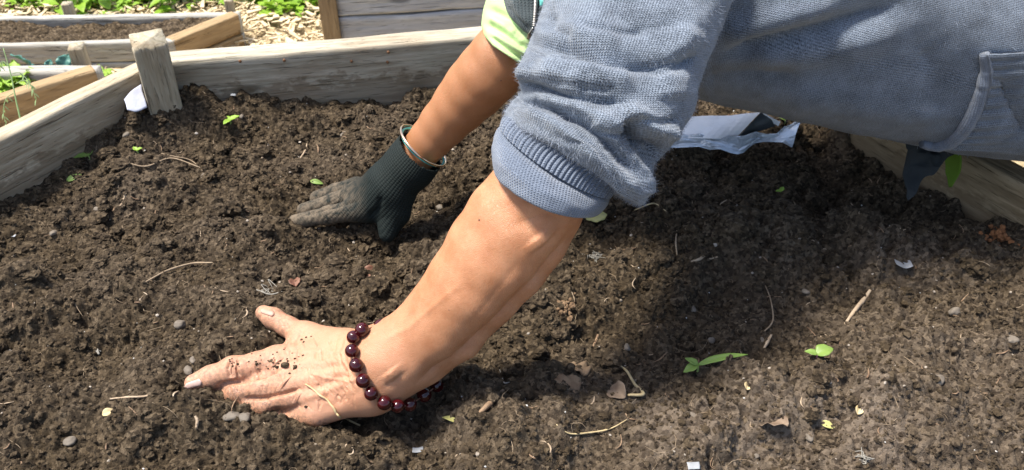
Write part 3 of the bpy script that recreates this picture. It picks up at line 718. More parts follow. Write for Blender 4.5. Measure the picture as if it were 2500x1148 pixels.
def vnormals(V, F):
    n = np.zeros_like(V); a = np.cross(V[F[:, 2]] - V[F[:, 0]], V[F[:, 3]] - V[F[:, 1]])
    for i in range(4):
        for k in range(3): n[:, k] += np.bincount(F[:, i], a[:, k], len(V))
    return n / (np.linalg.norm(n, axis=1)[:, None] + 1e-12)
def limb(*st, ax=None, fl=1.0):
    return [(st[i][0], st[i + 1][0], st[i][1], st[i + 1][1], ax, fl) for i in range(len(st) - 1)]
VIEW = np.array([0, .72, -.69])
body = SDF()
# near (left) arm
WR = Z(945, 885, .040)
dW = (WR - CC) @ FW
arm = [(WR, .0335), (D(1052, 820, dW * .985), .0378), (D(1160, 693, .785), .0425), (D(1240, 586, .772), .0475), (D(1304, 492, .764), .0438), (D(1350, 415, .766), .0380), (D(1450, 270, .775), .041), (D(1520, 130, .785), .046), (np.array([.13, .80, .34]), .052)]
def smooth_limb(st, n=13):
    q = crom(np.array([np.r_[p, rr] for p, rr in st]), n); return [(v[:3], float(v[3])) for v in q]
body.group(limb(*smooth_limb(arm), ax=VIEW / np.linalg.norm(VIEW), fl=1.22), .004, .02)
nrmH = np.array([.10, -.25, .95]); nrmH /= np.linalg.norm(nrmH)
mcp = [Z(676, 882, .021), Z(692, 932, .018), Z(716, 970, .010), Z(772, 1012, .002)]
hub = [Z(880, 864, .030), Z(885, 890, .031), Z(892, 920, .028), Z(908, 952, .020)]
palm = []
for a, b, r0, r1 in zip(hub, mcp, (.019, .020, .020, .018), (.0140, .0138, .0130, .0120)): palm += limb((a, r0), (b, r1), ax=nrmH, fl=1.05)
palm += limb((WR, .028), (hub[1], .021), ax=nrmH, fl=1.05)
palm += limb((WR, .026), (Z(905, 955, .020), .020))
palm += limb((hub[0], .019), (Z(740, 842, .013), .013)) + limb((Z(742, 845, .012), .011), (Z(690, 890, .012), .011))
body.group(palm, .016, .022)
body.group(limb((mcp[0], .0136), (Z(625, 893, .022), .0116), (Z(570, 904, .022), .0122), (Z(515, 921, .017), .0102), (Z(474, 935, .014), .0084)), .008, .006)
body.group(limb((mcp[1], .0130), (Z(635, 946, .014), .0108), (Z(585, 954, .008), .0110), (Z(530, 966, -.004), .009), (Z(490, 985, -.016), .008)), .008, .0035)
body.group(limb((mcp[2], .0122), (Z(650, 985, .004), .0104), (Z(615, 990, -.002), .0104), (Z(560, 1005, -.018), .0085)), .006, .005)
body.group(limb((mcp[3], .0108), (Z(680, 1028, -.011), .0088), (Z(620, 1035, -.024), .0075)), .006, .005)
body.group(limb((Z(840, 848, .024), .017), (Z(748, 820, .017), .0122), (Z(700, 797, .016), .0092), (Z(668, 778, .017), .0094), (Z(643, 764, .019), .0078)), .008, .012)
# far (right) arm: into the glove
GW = Z(1022, 372, .075); gd = (GW - CC) @ FW
farm = [(Z(960, 440, .045), .024), (GW, .0225), (D(1085, 300, gd - .02), .0275), (D(1160, 215, gd - .05), .0345), (D(1226, 140, gd - .075), .0355), (D(1290, 40, gd - .07), .034), (np.array([.12, 1.03, .36]), .05)]
body.group(limb(*smooth_limb(farm), ax=VIEW / np.linalg.norm(VIEW), fl=1.12), .003, .02)
# trunk under the clothes
body.group(limb((np.array([.13, .82, .33]), .06), (np.array([.16, .91, .34]), .075), (np.array([.12, 1.0, .35]), .06)) + limb((np.array([.16, .91, .33]), .09), (np.array([.45, .91, .245]), .07), (np.array([.68, .91, .21]), .065)), .06, .05)
BV, BF, BN = nets(body, (-.36, .46, -.05), (.82, 1.22, .5), .0017)
WRK = [
    # thumb, index and hand creases
    ([(742, 800), (720, 850), (705, 858)], 7, -.0012), ([(684, 778), (694, 800)], 4, -.0006), ([(696, 780), (704, 806)], 4, -.0006), ([(676, 775), (682, 800)], 4, -.0005),
    ([(563, 880), (556, 900), (562, 925)], 5, -.0021), ([(571, 877), (566, 900), (572, 924)], 5, -.0021), ([(582, 876), (578, 900), (584, 926)], 5, -.0021), ([(500, 905), (504, 930)], 4, -.0005),
    ([(535, 940), (600, 928), (650, 916), (680, 902)], 5, -.0042), ([(600, 974), (640, 972), (690, 962), (730, 950)], 5, -.0040), ([(660, 1003), (700, 1002), (740, 990)], 8, -.0020),
    ([(700, 935), (760, 920), (840, 900)], 9, .0009), ([(690, 892), (750, 885), (850, 878)], 10, .0010), ([(740, 975), (800, 955), (870, 925)], 9, .0010),
    ([(720, 910), (780, 903), (840, 890)], 9, -.0009), ([(725, 955), (790, 940), (850, 916)], 9, -.0012), ([(790, 1000), (840, 975), (890, 950)], 10, -.0006),
    ([(668, 880), (676, 890)], 20, .0024), ([(694, 930), (700, 935)], 18, .0024), ([(722, 968), (730, 972)], 16, .0010),
    # wrist creases
    ([(850, 826), (838, 860), (850, 900), (880, 950)], 5, -.0018), ([(838, 824), (826, 862), (838, 905), (862, 955)], 4, -.0014), ([(824, 822), (812, 862), (824, 905)], 4, -.0005), ([(905, 950), (930, 985)], 8, -.0012),
    # forearm: groove along the ulna, elbow bone
    ([(1395, 575), (1320, 680), (1205, 796), (1100, 888), (1020, 935)], 18, -.0075), ([(1412, 590), (1340, 700), (1228, 816), (1110, 905)], 18, .0045), ([(1312, 572), (1330, 592)], 32, .0048), ([(1265, 545), (1330, 520), (1390, 540)], 24, -.0020),
    ([(930, 835), (1000, 800), (1060, 745), (1130, 690)], 7, .0006), ([(720, 860), (790, 858), (850, 862)], 6, .0009), ([(745, 905), (800, 925), (860, 930)], 5, .0009), ([(1150, 790), (1210, 715), (1260, 650)], 12, -.0008),
    ([(950, 905), (965, 925)], 24, .0035), ([(1180, 540), (1120, 640), (1050, 740)], 40, -.0010), ([(985, 905), (940, 945)], 12, -.0015),
]
g = np.random.default_rng(8)
for k in range(120):                                   # fine skin folds across the back of the hand and over the wrist
    x, y = g.uniform(700, 870), g.uniform(830, 990); a = g.normal(1.30, .16); l = g.uniform(14, 40); dx, dy = math.cos(a) * l / 2, math.sin(a) * l / 2
    WRK.append(([(x - dx, y - dy), (x + g.normal(0, 3), y), (x + dx, y + dy)], 2.8, -g.uniform(.00025, .0007)))
for k in range(40):
    x, y = g.uniform(560, 700), g.uniform(880, 985); a = g.normal(1.45, .3); l = g.uniform(10, 28); dx, dy = math.cos(a) * l / 2, math.sin(a) * l / 2
    WRK.append(([(x - dx, y - dy), (x + dx, y + dy)], 2.6, -g.uniform(.0003, .0008)))
polys = []
for _lev in range(2):
    cx_, cy_, _ = proj(BV); hand_zone = (cx_ < 925 - _lev * 12) & (BV[:, 1] < .74) & (BV[:, 2] > -.012) & (((CC - BV) * BN).sum(1) > -.2); n_old = len(BV)
    BV, BF, pl = refine(BV, BF, hand_zone[BF].all(1)); polys += pl
    e = 4e-4; nw = BV[n_old:]; gq = np.stack([body(nw + e * np.eye(3)[i]) - body(nw - e * np.eye(3)[i]) for i in range(3)], -1); gq /= np.linalg.norm(gq, axis=1)[:, None] + 1e-12
    BV[n_old:] = nw - gq * np.clip(body(nw), -.001, .001)[:, None]; BN = np.vstack([BN, gq])
    if _lev == 0:
        continue
BV = carve(BV, BN, WRK)
BV = BV + BN * (vn3(BV, 55, 3) * .0012)[:, None]
person_me = mesh('person', BV, BF.tolist() + polys)
px_, py_, dd_ = proj(BV)
near = BV[:, 1] < .74
pink = np.where(near, np.clip((1080 - px_ + (py_ - 880) * .2) / 330, 0, 1), 0) * .62 + np.where(near, np.clip((560 - px_) / 120, 0, 1), 0) * .15
dirt = np.where(near, np.clip((800 - px_) / 120, 0, 1) * np.clip(.60 - (BV[:, 2] - .016) * 14, 0, 1), 0)
contact = np.clip(1.25 - (BV[:, 2] - Hs(BV[:, 0], BV[:, 1])) / .012, 0, 1); dirt = np.maximum(dirt, np.where(near & (px_ < 930), contact, 0))
for nm, a in (('pink', pink), ('dirt', dirt), ('tan', np.where(near, 0, .65))):
    person_me.attributes.new(nm, 'FLOAT', 'POINT').data.foreach_set('value', np.asarray(a, np.float32))
person = obj('person', person_me, M['skin'], None, 'person leaning in from the right with bare left hand pressed flat into the soil', 'person')
BVH = BVHTree.FromPolygons([Vector(v) for v in BV[::1]], BF.tolist())
def hit(px, py):
    r = Vector(ray(px, py)).normalized(); h = BVH.ray_cast(Vector(CC), r); return (np.array(h[0]), np.array(h[1])) if h[0] is not None else (None, None)
def nail(pts, mat, name='fingernail'):
    """nail plate lying on the finger: rows of photo pixels base -> tip"""
    rows = []
    a, b, c, d = [np.array(p, float) for p in pts]   # base left, base right, tip right, tip left
    for v in np.linspace(0, 1, 9):
        for u in np.linspace(0, 1, 9):
            q = (a * (1 - u) + b * u) * (1 - v) + (d * (1 - u) + c * u) * v
            bow = math.sin(math.pi * u); q = q + ((a + b) - (c + d)) / 2 * (.16 * bow * (1 - v) - .16 * bow * v) * 1.0
            P, n = hit(*q)
            if P is None: P, n = rows[-1][0], rows[-1][1]
            rows.append((P, n))
    V = np.array([P + n * (.0007 - .0005 * abs((i % 9) / 4 - 1) ** 4) for i, (P, n) in enumerate(rows)])
    o = obj(name, mesh(name, V, gridfaces(9, 9)), mat, person); thick(o, .0006)
for mx_, my_, mr_ in ((1170, 537, .0011), (1223, 197, .0010), (1096, 757, .0006), (1090, 596, .0005)):
    P, n = hit(mx_, my_)
    if P is not None:
        v, f = ICO[1]; obj('mole', mesh('mole', v * mr_ * np.array([1, 1, .8]) + P - n * mr_ * .35, f), M['mole'], person)
nail(((486, 925), (490, 942), (458, 949), (457, 936)), M['nail'])
nail(((664, 773), (667, 761), (644, 755), (638, 764)), M['nail_thumb'])

# ------------------------------------------------------------------ clothes: lofted knit
def loft(rows, nr, nth, power=1.0, close=True):
    """rows: (left px, right px, depth, bulge towards the viewer, sag px along the limb). Returns V grid, UV"""
    K = []
    for (l, r, d, b, s) in rows: K.append(np.concatenate([D(*l, d), D(*r, d), [b, s, d]]))
    K = crom(np.array(K), nr); L, Rr = K[:, :3], K[:, 3:6]; C = (L + Rr) / 2; A = (Rr - L) / 2
    vd = C - CC; vd /= np.linalg.norm(vd, axis=1)[:, None]
    ax = np.cross(A, vd); ax /= np.linalg.norm(ax, axis=1)[:, None]        # along the limb
    ax = np.where((ax @ UP > 0)[:, None], -ax, ax)
    th = np.linspace(np.pi, -np.pi, nth, endpoint=False)                   # starts left, goes over the front
    sag = K[:, 7] * K[:, 8] / FPX
    V = C[:, None] + np.cos(th)[None, :, None] * A[:, None] + np.sin(th)[None, :, None] * (-vd[:, None] * K[:, 6][:, None, None] + ax[:, None] * sag[:, None, None])
    du = np.linalg.norm(np.diff(np.concatenate([V, V[:, :1]], 1), axis=1), axis=2).mean(0); u = np.cumsum(np.r_[0, du])[:-1]
    dv = np.linalg.norm(np.diff(V, axis=0), axis=2).mean(1); v = np.cumsum(np.r_[0, dv])
    uv = np.stack(np.broadcast_arrays(u[None], v[:, None]), -1)
    return V, uv
def loftmesh(name, V, uv, folds=(), seed=0, rough=.0008, capstart=False, capend=False, extra=None, fk=1.0):
    nr, nt = V.shape[:2]; P = V.reshape(-1, 3).copy(); F = gridfaces(nr, nt, True); N = vnormals(P, F)
    C = V.mean(1, keepdims=True).repeat(nt, 1).reshape(-1, 3)
    if ((P - C) * N).sum() < 0: F = F[:, ::-1]; N = -N
    if extra is not None: P = P + N * extra(V, uv).reshape(-1)[:, None]; N = vnormals(P, F)
    P = carve(P, N, [(a_, b_, c_ * fk) for a_, b_, c_ in folds]); P = P + N * (vn3(P, 30, seed) * rough * 3 + vn3(P, 110, seed + 1) * rough)[:, None]
    UVv = uv.reshape(-1, 2); Fl = F.tolist()
    if capend: Fl.append(list(range((nr - 1) * nt, nr * nt)))
    if capstart: Fl.append(list(range(nt))[::-1])
    return mesh(name, P, Fl if (capend or capstart) else F, UVv), P, F

# trunk of the sweater
def trunk():
    xs = np.array([.02, .06, .12, .20, .34, .49, .62, .74]); zi = np.array([.262, .245, .213, .189, .156, .122, .105, .10])
    ay = np.array([.02, .12, .15, .155, .15, .15, .15, .15]); az = np.array([.02, .08, .105, .125, .13, .13, .13, .12])
    nr, nt = 260, 220; t = np.linspace(0, len(xs) - 1, nr); K = crom(np.stack([xs, zi, ay, az], -1), nr)
    th = np.linspace(0, 2 * np.pi, nt, endpoint=False); V = np.zeros((nr, nt, 3))
    c, s = np.cos(th), np.sin(th); c = np.sign(c) * np.abs(c) ** .85; s = np.sign(s) * np.abs(s) ** .85
    V[..., 0] = K[:, :1]; cy = .915; V[..., 1] = cy + K[:, 2:3] * c[None]
    sup = np.sqrt((K[:, 2] * .5) ** 2 + (K[:, 3] * .867) ** 2); cz = (-(.5 * cy) + sup + .4) / .867 + K[:, 1]
    V[..., 2] = cz[:, None] + K[:, 3:4] * s[None]
    u = th[None] * .165 + 0 * K[:, :1]; v = K[:, :1] + 0 * th[None]
    return V, np.stack([u, v], -1)
TV, Tuv = trunk()
folds = [([(1780, 130), (1900, 95), (2050, 60), (2200, 10)], 26, -.010), ([(1760, 90), (1900, 50), (2040, 10)], 34, .007), ([(1840, 150), (2000, 120), (2200, 75)], 40, .005),
         ([(1720, 200), (1800, 190), (1950, 185)], 34, -.005), ([(1900, 240), (2100, 270), (2300, 280)], 50, .004), ([(2250, 120), (2300, 200), (2290, 280)], 50, -.004), ([(2440, 190), (2470, 270), (2500, 330)], 30, -.005)]
tm, TP, TF = loftmesh('sweater', TV, Tuv, folds, seed=70, rough=.0012, capstart=True, capend=True, fk=1.9)
sweater = obj('sweater', tm, M['knit_body'], person, 'blue grey fine knit sweater')
TB = BVHTree.FromPolygons([Vector(v) for v in TP], TF.tolist())
def hit2(px, py, bv):
    r = Vector(ray(px, py)).normalized(); h = bv.ray_cast(Vector(CC), r); return (np.array(h[0]), np.array(h[1])) if h[0] is not None else None
# ribbed hem band with a rolled edge
hem = [(2400, 128), (2404, 170), (2395, 215), (2378, 265), (2350, 315), (2318, 345), (2285, 352), (2250, 345)]
hp = []
for q in crom(hem, 40):
    h = hit2(q[0], q[1], TB)
    if h is not None: hp.append(h[0] + h[1] * .003)
V, F = tube(hp, [.0045, .0065, .007, .007, .006, .004], 90, 14, .12, 3); me = mesh('hem_roll', V, tris(F), uv=np.stack([np.tile(np.linspace(0, .04, 14), 90).tolist() + [0, 0], np.repeat(np.linspace(0, .14, 90), 14).tolist() + [0, 0]], -1))
obj('hem_roll', me, M['cuff_knit'], sweater)
def hem_band():
    nr, nc = 120, 60; edge = crom(hem[:7], nr); V = np.zeros((nr, nc, 3)); uv = np.zeros((nr, nc, 2))
    for i, q in enumerate(edge):
        for j in range(nc):
            t = j / (nc - 1); x = q[0] + t * (2720 - q[0]); y = q[1] + t * (118 + (i / nr) * 275 - q[1])
            h = hit2(x, y, TB); P = (h[0] + h[1] * (.0045 + .0016 * math.sin(i * .62) * math.exp(-t * 5) - .003 * t)) if h else (V[i, j - 1] + np.array([.004, 0, 0]) if j else V[i - 1, j])
            V[i, j] = P; uv[i, j] = (i * .0013, t * .16)
    return mesh('hem_band', V.reshape(-1, 3), gridfaces(nr, nc), uv.reshape(-1, 2))
thick(obj('hem_band', hem_band(), M['knit_body'], sweater), .003)

# near sleeve
rows = [((1400, -190), (1900, -200), .86, .075, 0), ((1348, -80), (1835, -90), .825, .078, 4), ((1328, 0), (1788, 0), .80, .078, 8), ((1300, 82), (1748, 105), .787, .077, 14), ((1270, 165), (1704, 200), .775, .074, 24),
        ((1277, 222), (1692, 262), .77, .070, 34), ((1256, 250), (1664, 312), .767, .066, 40), ((1237, 276), (1638, 352), .765, .062, 34), ((1240, 290), (1600, 398), .763, .060, 22), ((1246, 296), (1592, 448), .762, .056, 14), ((1258, 300), (1572, 500), .762, .050, 4), ((1290, 318), (1530, 488), .763, .044, -14), ((1310, 310), (1500, 440), .763, .035, -40)]
SVv, Suv = loft(rows, 300, 260)
SFOLD = [([(1272, 200), (1310, 208), (1360, 230), (1400, 238)], 7, -.0030), ([(1262, 250), (1300, 250), (1350, 268), (1390, 292)], 7, -.0032), ([(1290, 122), (1340, 140), (1400, 142)], 7, -.0028), ([(1400, 322), (1450, 362), (1500, 430), (1530, 475)], 7, -.0028), ([(1545, 335), (1500, 330), (1450, 318)], 8, -.0032), ([(1560, 360), (1585, 392), (1592, 430)], 8, -.0035), ([(1600, 180), (1650, 170), (1700, 140)], 9, -.0028), ([(1560, 290), (1610, 300), (1655, 290)], 9, -.0030), ([(1340, 200), (1420, 215), (1500, 216)], 8, -.0022), ([(1420, 60), (1500, 75), (1580, 70)], 10, -.0024),
         ([(1300, 108), (1380, 118), (1480, 150), (1600, 165), (1700, 140)], 22, -.0075), ([(1300, 85), (1400, 80), (1520, 95)], 30, .004), ([(1310, 150), (1420, 165), (1560, 190)], 30, .005),
         ([(1276, 205), (1340, 225), (1440, 248), (1540, 250)], 20, -.0060), ([(1265, 178), (1340, 190), (1430, 215)], 22, .0050),
         ([(1275, 246), (1330, 258), (1420, 300), (1500, 365), (1545, 420)], 18, -.0078), ([(1262, 262), (1340, 290), (1420, 345), (1500, 420), (1555, 480)], 22, .0060),
         ([(1290, 236), (1400, 256), (1500, 300), (1545, 330)], 22, .0055), ([(1530, 290), (1550, 330), (1580, 370), (1620, 372)], 22, -.0150), ([(1520, 260), (1600, 310), (1650, 330)], 24, .0065), ([(1540, 370), (1570, 420), (1580, 480)], 22, .0050),
         ([(1440, 300), (1500, 340), (1530, 390)], 16, .0045), ([(1690, 60), (1640, 160), (1640, 250)], 40, .005), ([(1480, 10), (1560, 60), (1680, 60)], 40, -.004), ([(1340, 30), (1350, 70), (1400, 90)], 16, -.004)]
sm, SP, SFc = loftmesh('sleeve', SVv, Suv, SFOLD, seed=73, rough=.0015, fk=1.75)
sleeve = obj('sleeve', sm, M['knit'], sweater)
# rib band and turned back cuff
crow = [((1300, 255), (1540, 430), .766, .046, 4), ((1252, 272), (1512, 452), .765, .0500, 20), ((1233, 288), (1500, 466), .764, .0520, 26), ((1226, 306), (1490, 478), .764, .0525, 30)]
crow2 = [((1228, 300), (1488, 474), .764, .0500, 30), ((1212, 316), (1490, 482), .763, .0560, 36), ((1203, 345), (1486, 496), .762, .0585, 42), ((1203, 378), (1476, 508), .761, .0585, 46), ((1209, 402), (1464, 518), .761, .0565, 48), ((1222, 412), (1450, 514), .762, .0520, 42), ((1240, 398), (1440, 492), .763, .0470, 30)]
V, uv = loft(crow, 90, 420)
def ribf(V, uv):
    n = V.shape[1]; k = np.arange(n); r = np.abs(np.sin(k / n * np.pi * 84)) ** .7
    return (r * .0024 - .0010)[None] + 0 * V[..., 0]
me, _, _ = loftmesh('cuff_rib', V, uv, (), 75, .0006, extra=ribf); obj('cuff_rib', me, M['cuff_knit'], sweater)
V, uv = loft(crow2, 140, 300); me, CP, CF = loftmesh('cuff', V, uv, [([(1215, 330), (1300, 395), (1400, 455), (1470, 490)], 16, -.0020), ([(1212, 390), (1300, 460), (1420, 510)], 14, .0016)], 76, .0010); obj('cuff', me, M['cuff_knit'], sweater)

# far shirt cuff and vest
frow = [((1240, -150), (1450, -60), .97, .075, 0), ((1196, -25), (1400, 62), .962, .066, 4), ((1177, 48), (1350, 132), .956, .060, 6), ((1176, 72), (1322, 158), .953, .056, 8), ((1182, 88), (1308, 170), .952, .054, 8), ((1192, 92), (1300, 168), .953, .048, 4), ((1206, 84), (1296, 150), .955, .042, 0)]
V, uv = loft(frow, 160, 160)
gfold = [([(1192, 22), (1240, 45), (1290, 85)], 11, -.0055), ([(1186, 58), (1230, 82), (1290, 122)], 9, -.0042), ([(1195, 42), (1260, 80)], 10, .0030), ([(1200, 92), (1240, 122), (1285, 148)], 5, -.0030), ([(1205, 82), (1245, 108), (1290, 138)], 6, .0024), ([(1235, 62), (1275, 96)], 6, -.0022)]
me, _, _ = loftmesh('shirt_cuff', V, uv, gfold, 81, .0010); shirt = obj('shirt_cuff', me, M['shirt'], person, 'pale green rolled shirt cuff')
vrow = [((1215, -90), (1420, -90), .93, .05, 0), ((1226, -5), (1400, -5), .925, .045, 10), ((1236, 28), (1390, 36), .92, .042, 14), ((1256, 52), (1375, 70), .917, .036, 16), ((1280, 70), (1360, 88), .916, .028, 16), ((1300, 72), (1345, 80), .92, .015, 6)]
V, uv = loft(vrow, 120, 140); me, VP, VF = loftmesh('vest', V, uv, [([(1240, 15), (1262, 45), (1292, 75)], 5, -.0020), ([(1250, 0), (1270, 35), (1296, 62)], 6, .0012)], 84, .0008, capend=True); vest = obj('vest', me, M['vest'], person, 'charcoal fleece vest edge')
VB = BVHTree.FromPolygons([Vector(v) for v in VP], VF.tolist())
def zipper():
    parts = []; path = crom([(1309, -30), (1308, 0), (1307, 30), (1305, 62)], 26); Ps = []
    for i, q in enumerate(path):
        h = hit2(q[0], q[1], VB)
        if h is None: continue
        Ps.append(h[0] + h[1] * .001)
        v, f = ICO[1]; parts.append((v * np.array([.0023, .0012, .0008]) + h[0] + h[1] * .0018, np.c_[f, f[:, 2]]))
    V, F = cat(parts); z = obj('zipper', mesh('zipper', V, tris(F)), M['metal'], vest)
    h = hit2(1303, 66, VB)
    V, F = cat([tube([h[0] + h[1] * .003, h[0] + h[1] * .004 + [-.003, 0, -.006], h[0] + h[1] * .003 + [-.004, -.001, -.012]], [.0026, .0018, .0026], 10, 8, flat=.5)])
    return obj('zip_pull', mesh('zip_pull', V, tris(F)), M['metal'], vest)
zipper()
V, F = tube([D(1322, -20, .885), D(1325, 4, .885), D(1320, 16, .885)], [.003, .004, .002], 10, 8); obj('neck_trim', mesh('neck_trim', V, tris(F)), M['teal'], vest)
# hanging jacket tail below the hem
def sheet(name, A, B, n, m, facet=0.0, seed=0, amp=.002):
    """ruled sheet between photo-space polylines lifted to world points"""
    a = crom(A, n); b = crom(B, n); t = np.linspace(0, 1, m)[None, :, None]; V = a[:, None] * (1 - t) + b[:, None] * t; P = V.reshape(-1, 3)
    P = P + np.stack([vn3(P, 40, seed), vn3(P, 40, seed + 1), vn3(P, 40, seed + 2)], -1) * amp * 2 + vn3(P, 120, seed + 4)[:, None] * amp
    if facet:
        for k, fq in enumerate((38, 80)):                     # crumpled: sharp folds where the noise changes sign
            P = P + np.stack([0 * P[:, 0], vn3(P, fq, seed + 11), 1.5 * (.25 - np.abs(vn3(P, fq, seed + 12 + k)))], -1) * facet / (k + 1)
    return mesh(name, P, gridfaces(n, m), smooth=not facet)
d1 = 1.00
jk = obj('jacket_tail', sheet('jacket_tail', [D(2205, 325, d1), D(2212, 390, d1 - .005), D(2206, 488, d1 - .01)], [D(2370, 340, d1 + .01), D(2300, 400, d1), D(2212, 492, d1 - .01)], 40, 26, seed=6, amp=.003, facet=.012), M['jacket'], person, 'dark pointed jacket tail hanging below the sweater hem'); thick(jk, .002)
jk = obj('jacket_lining', sheet('jacket_lining', [D(2342, 350, 1.02), D(2345, 410, 1.02), D(2322, 455, 1.03)], [D(2300, 350, 1.05), D(2305, 400, 1.05), D(2318, 456, 1.035)], 24, 12, seed=9), M['lime'], person, 'lime green lining edge under the sweater'); thick(jk, .0015)
# trousers beyond the frame
V, F = cat([tube([(.70, .87, .22), (.95, .86, .20), (1.12, .86, .02), (1.15, .84, -.27)], [.115, .10, .08, .07], 40, 28, .03, 2), tube([(.70, .96, .22), (.95, 1.04, .20), (1.14, 1.06, .02), (1.17, 1.08, -.27)], [.115, .10, .08, .07], 40, 28, .03, 3)])
obj('trousers', mesh('trousers', V, tris(F)), M['trouser'], person)

# fuzz of loose fibres on the knit
def fuzz(P, F, n, name, mat, parent, lmin=.0015, lmax=.005, seed=1, rad=.00010):
    g = np.random.default_rng(seed); N = vnormals(P, F); f = F[g.integers(0, len(F), n)]; wgt = g.dirichlet((1, 1, 1, 1), n); q = (P[f] * wgt[..., None]).sum(1); nn = N[f[:, 0]]
    keep = ((CC - q) * nn).sum(1) > -.25; q, nn = q[keep], nn[keep]; n = len(q)
    t = g.normal(0, 1, (n, 3)); t -= nn * (t * nn).sum(1)[:, None]; t /= np.linalg.norm(t, axis=1)[:, None]; L = g.uniform(lmin, lmax, n)[:, None]
    s = np.cross(nn, t) * rad; a = q; b = q + (nn * .7 + t * .5) * L * .6; c = q + (nn * .8 + t * 1.1) * L
    V = np.stack([a - s, a + s, b - s, b + s, c], 1).reshape(-1, 3); o = (np.arange(n) * 5)[:, None]
    Fq = [(i, i + 1, i + 3, i + 2) for i in range(0, n * 5, 5)] + [(i + 2, i + 3, i + 4) for i in range(0, n * 5, 5)]
    return obj(name, mesh(name, V, Fq), mat, parent, kind='stuff')
M['fuzz'] = plain('pale_fibre', (.22, .25, .31), (.34, .38, .45), 100, .9, 0)
fuzz(SP, SFc, 14000, 'fuzz', M['fuzz'], sweater, seed=2)
fuzz(TP, TF, 7000, 'fuzz', M['fuzz'], sweater, seed=3)

# ------------------------------------------------------------------ glove, bangle, bracelet
gl = SDF()
gk = [Z(1012, 385, .072), Z(930, 455, .050), Z(860, 505, .024)]
axg = np.array([.25, -.35, .9]); axg /= np.linalg.norm(axg)
gl.group(limb((D(1035, 358, gd - .012), .0290), (Z(1000, 405, .068), .0262), (Z(950, 452, .050), .0250)) + limb((Z(950, 445, .048), .022), (Z(866, 476, .024), .0140), ax=axg, fl=1.15) + limb((Z(952, 460, .046), .023), (Z(866, 512, .022), .0140), ax=axg, fl=1.15) + limb((Z(955, 480, .038), .017), (Z(905, 515, .022), .0120)), .016, .02)
gl.group(limb((Z(872, 474, .024), .0128), (Z(812, 494, .013), .0095), (Z(742, 513, -.001), .0080)), .006, .006)
gl.group(limb((Z(866, 513, .022), .0128), (Z(804, 525, .014), .0097), (Z(722, 541, .000), .0080)), .006, .003)
gl.group(limb((Z(872, 455, .018), .0115), (Z(822, 470, .006), .010), (Z(775, 484, -.006), .009)), .006, .005)
gl.group(limb((Z(962, 478, .040), .0165), (Z(962, 515, .026), .0130), (Z(950, 548, .012), .0112), (Z(946, 572, .004), .0092)), .008, .008)
gl.group(limb((Z(985, 480, .038), .012), (Z(978, 525, .020), .0090), (Z(970, 545, .008), .0070)), .008, .006)
GV, GF, GN = nets(gl, (-.32, .72, -.06), (.03, 1.0, .16), .0017)
# open the glove at the wrist: drop what lies beyond the cuff line
wa = np.array(GW); axd = (D(1085, 300, gd - .02) - GW); axd /= np.linalg.norm(axd)
keep = ((GV - wa) @ axd) < .0075
GF = GF[keep[GF].all(1)]
ux = np.unique(GF); rm = np.full(len(GV), -1); rm[ux] = np.arange(len(ux)); GV, GN, GF = GV[ux], GN[ux], rm[GF]
GV = carve(GV, GN, [([(985, 340), (1005, 352), (1030, 372), (1050, 395)], 6, .0016), ([(975, 352), (1000, 365), (1040, 405)], 5, -.0012), ([(900, 530), (925, 510), (930, 480)], 8, -.0030), ([(868, 492), (800, 510), (750, 525)], 4, -.0030), ([(905, 440), (880, 480), (850, 520)], 12, -.0012)])
gpx, gpy, _ = proj(GV); q1 = (GV - wa) @ axd; side = np.cross(axd, np.array([0, 0, 1.])); side /= np.linalg.norm(side); up2 = np.cross(side, axd)
ang = np.arctan2((GV - wa) @ up2, (GV - wa) @ side)
gm = mesh('glove', GV, GF, uv=np.stack([ang * .026, q1], -1))
dust = np.maximum(np.clip((900 - gpx) / 90, 0, 1), np.clip(1.2 - (GV[:, 2] - Hs(GV[:, 0], GV[:, 1])) / .008, 0, 1)); gm.attributes.new('dust', 'FLOAT', 'POINT').data.foreach_set('value', dust.astype(np.float32))
glove = obj('glove', gm, M['glove'], person, 'dark green knit gardening glove dusty at the fingertips'); thick(glove, .0012)
def ring(c, ax, r, tw, n=64, k=10, sx=1.0, flat_=1.0):
    a = np.cross(ax, [0.1, .2, 1]); a /= np.linalg.norm(a); b = np.cross(ax, a); th = np.linspace(0, 2 * np.pi, n, endpoint=False); ph = np.linspace(0, 2 * np.pi, k, endpoint=False)
    rad = np.cos(th)[:, None] * a * sx + np.sin(th)[:, None] * b; V = c + rad[:, None] * (r + tw * np.cos(ph)[None, :, None]) + ax * (tw * flat_ * np.sin(ph))[None, :, None]
    F = gridfaces(n + 1, k, True); F = F % (n * k); return V.reshape(-1, 3), F
V, F = ring(wa + axd * .0085, axd, .0300, .0012); obj('glove_trim', mesh('glove_trim', V, F), M['teal'], glove)
V, F = ring(wa + axd * .0125 + np.array([-.002, 0, -.001]), axd * .98 + np.array([.05, .05, .02]), .0318, .0012, 80, 12, 1.05, 1.3); obj('bangle', mesh('bangle', V, F), M['gold'], None, 'thin rose gold bangle on the gloved wrist', 'bangle')
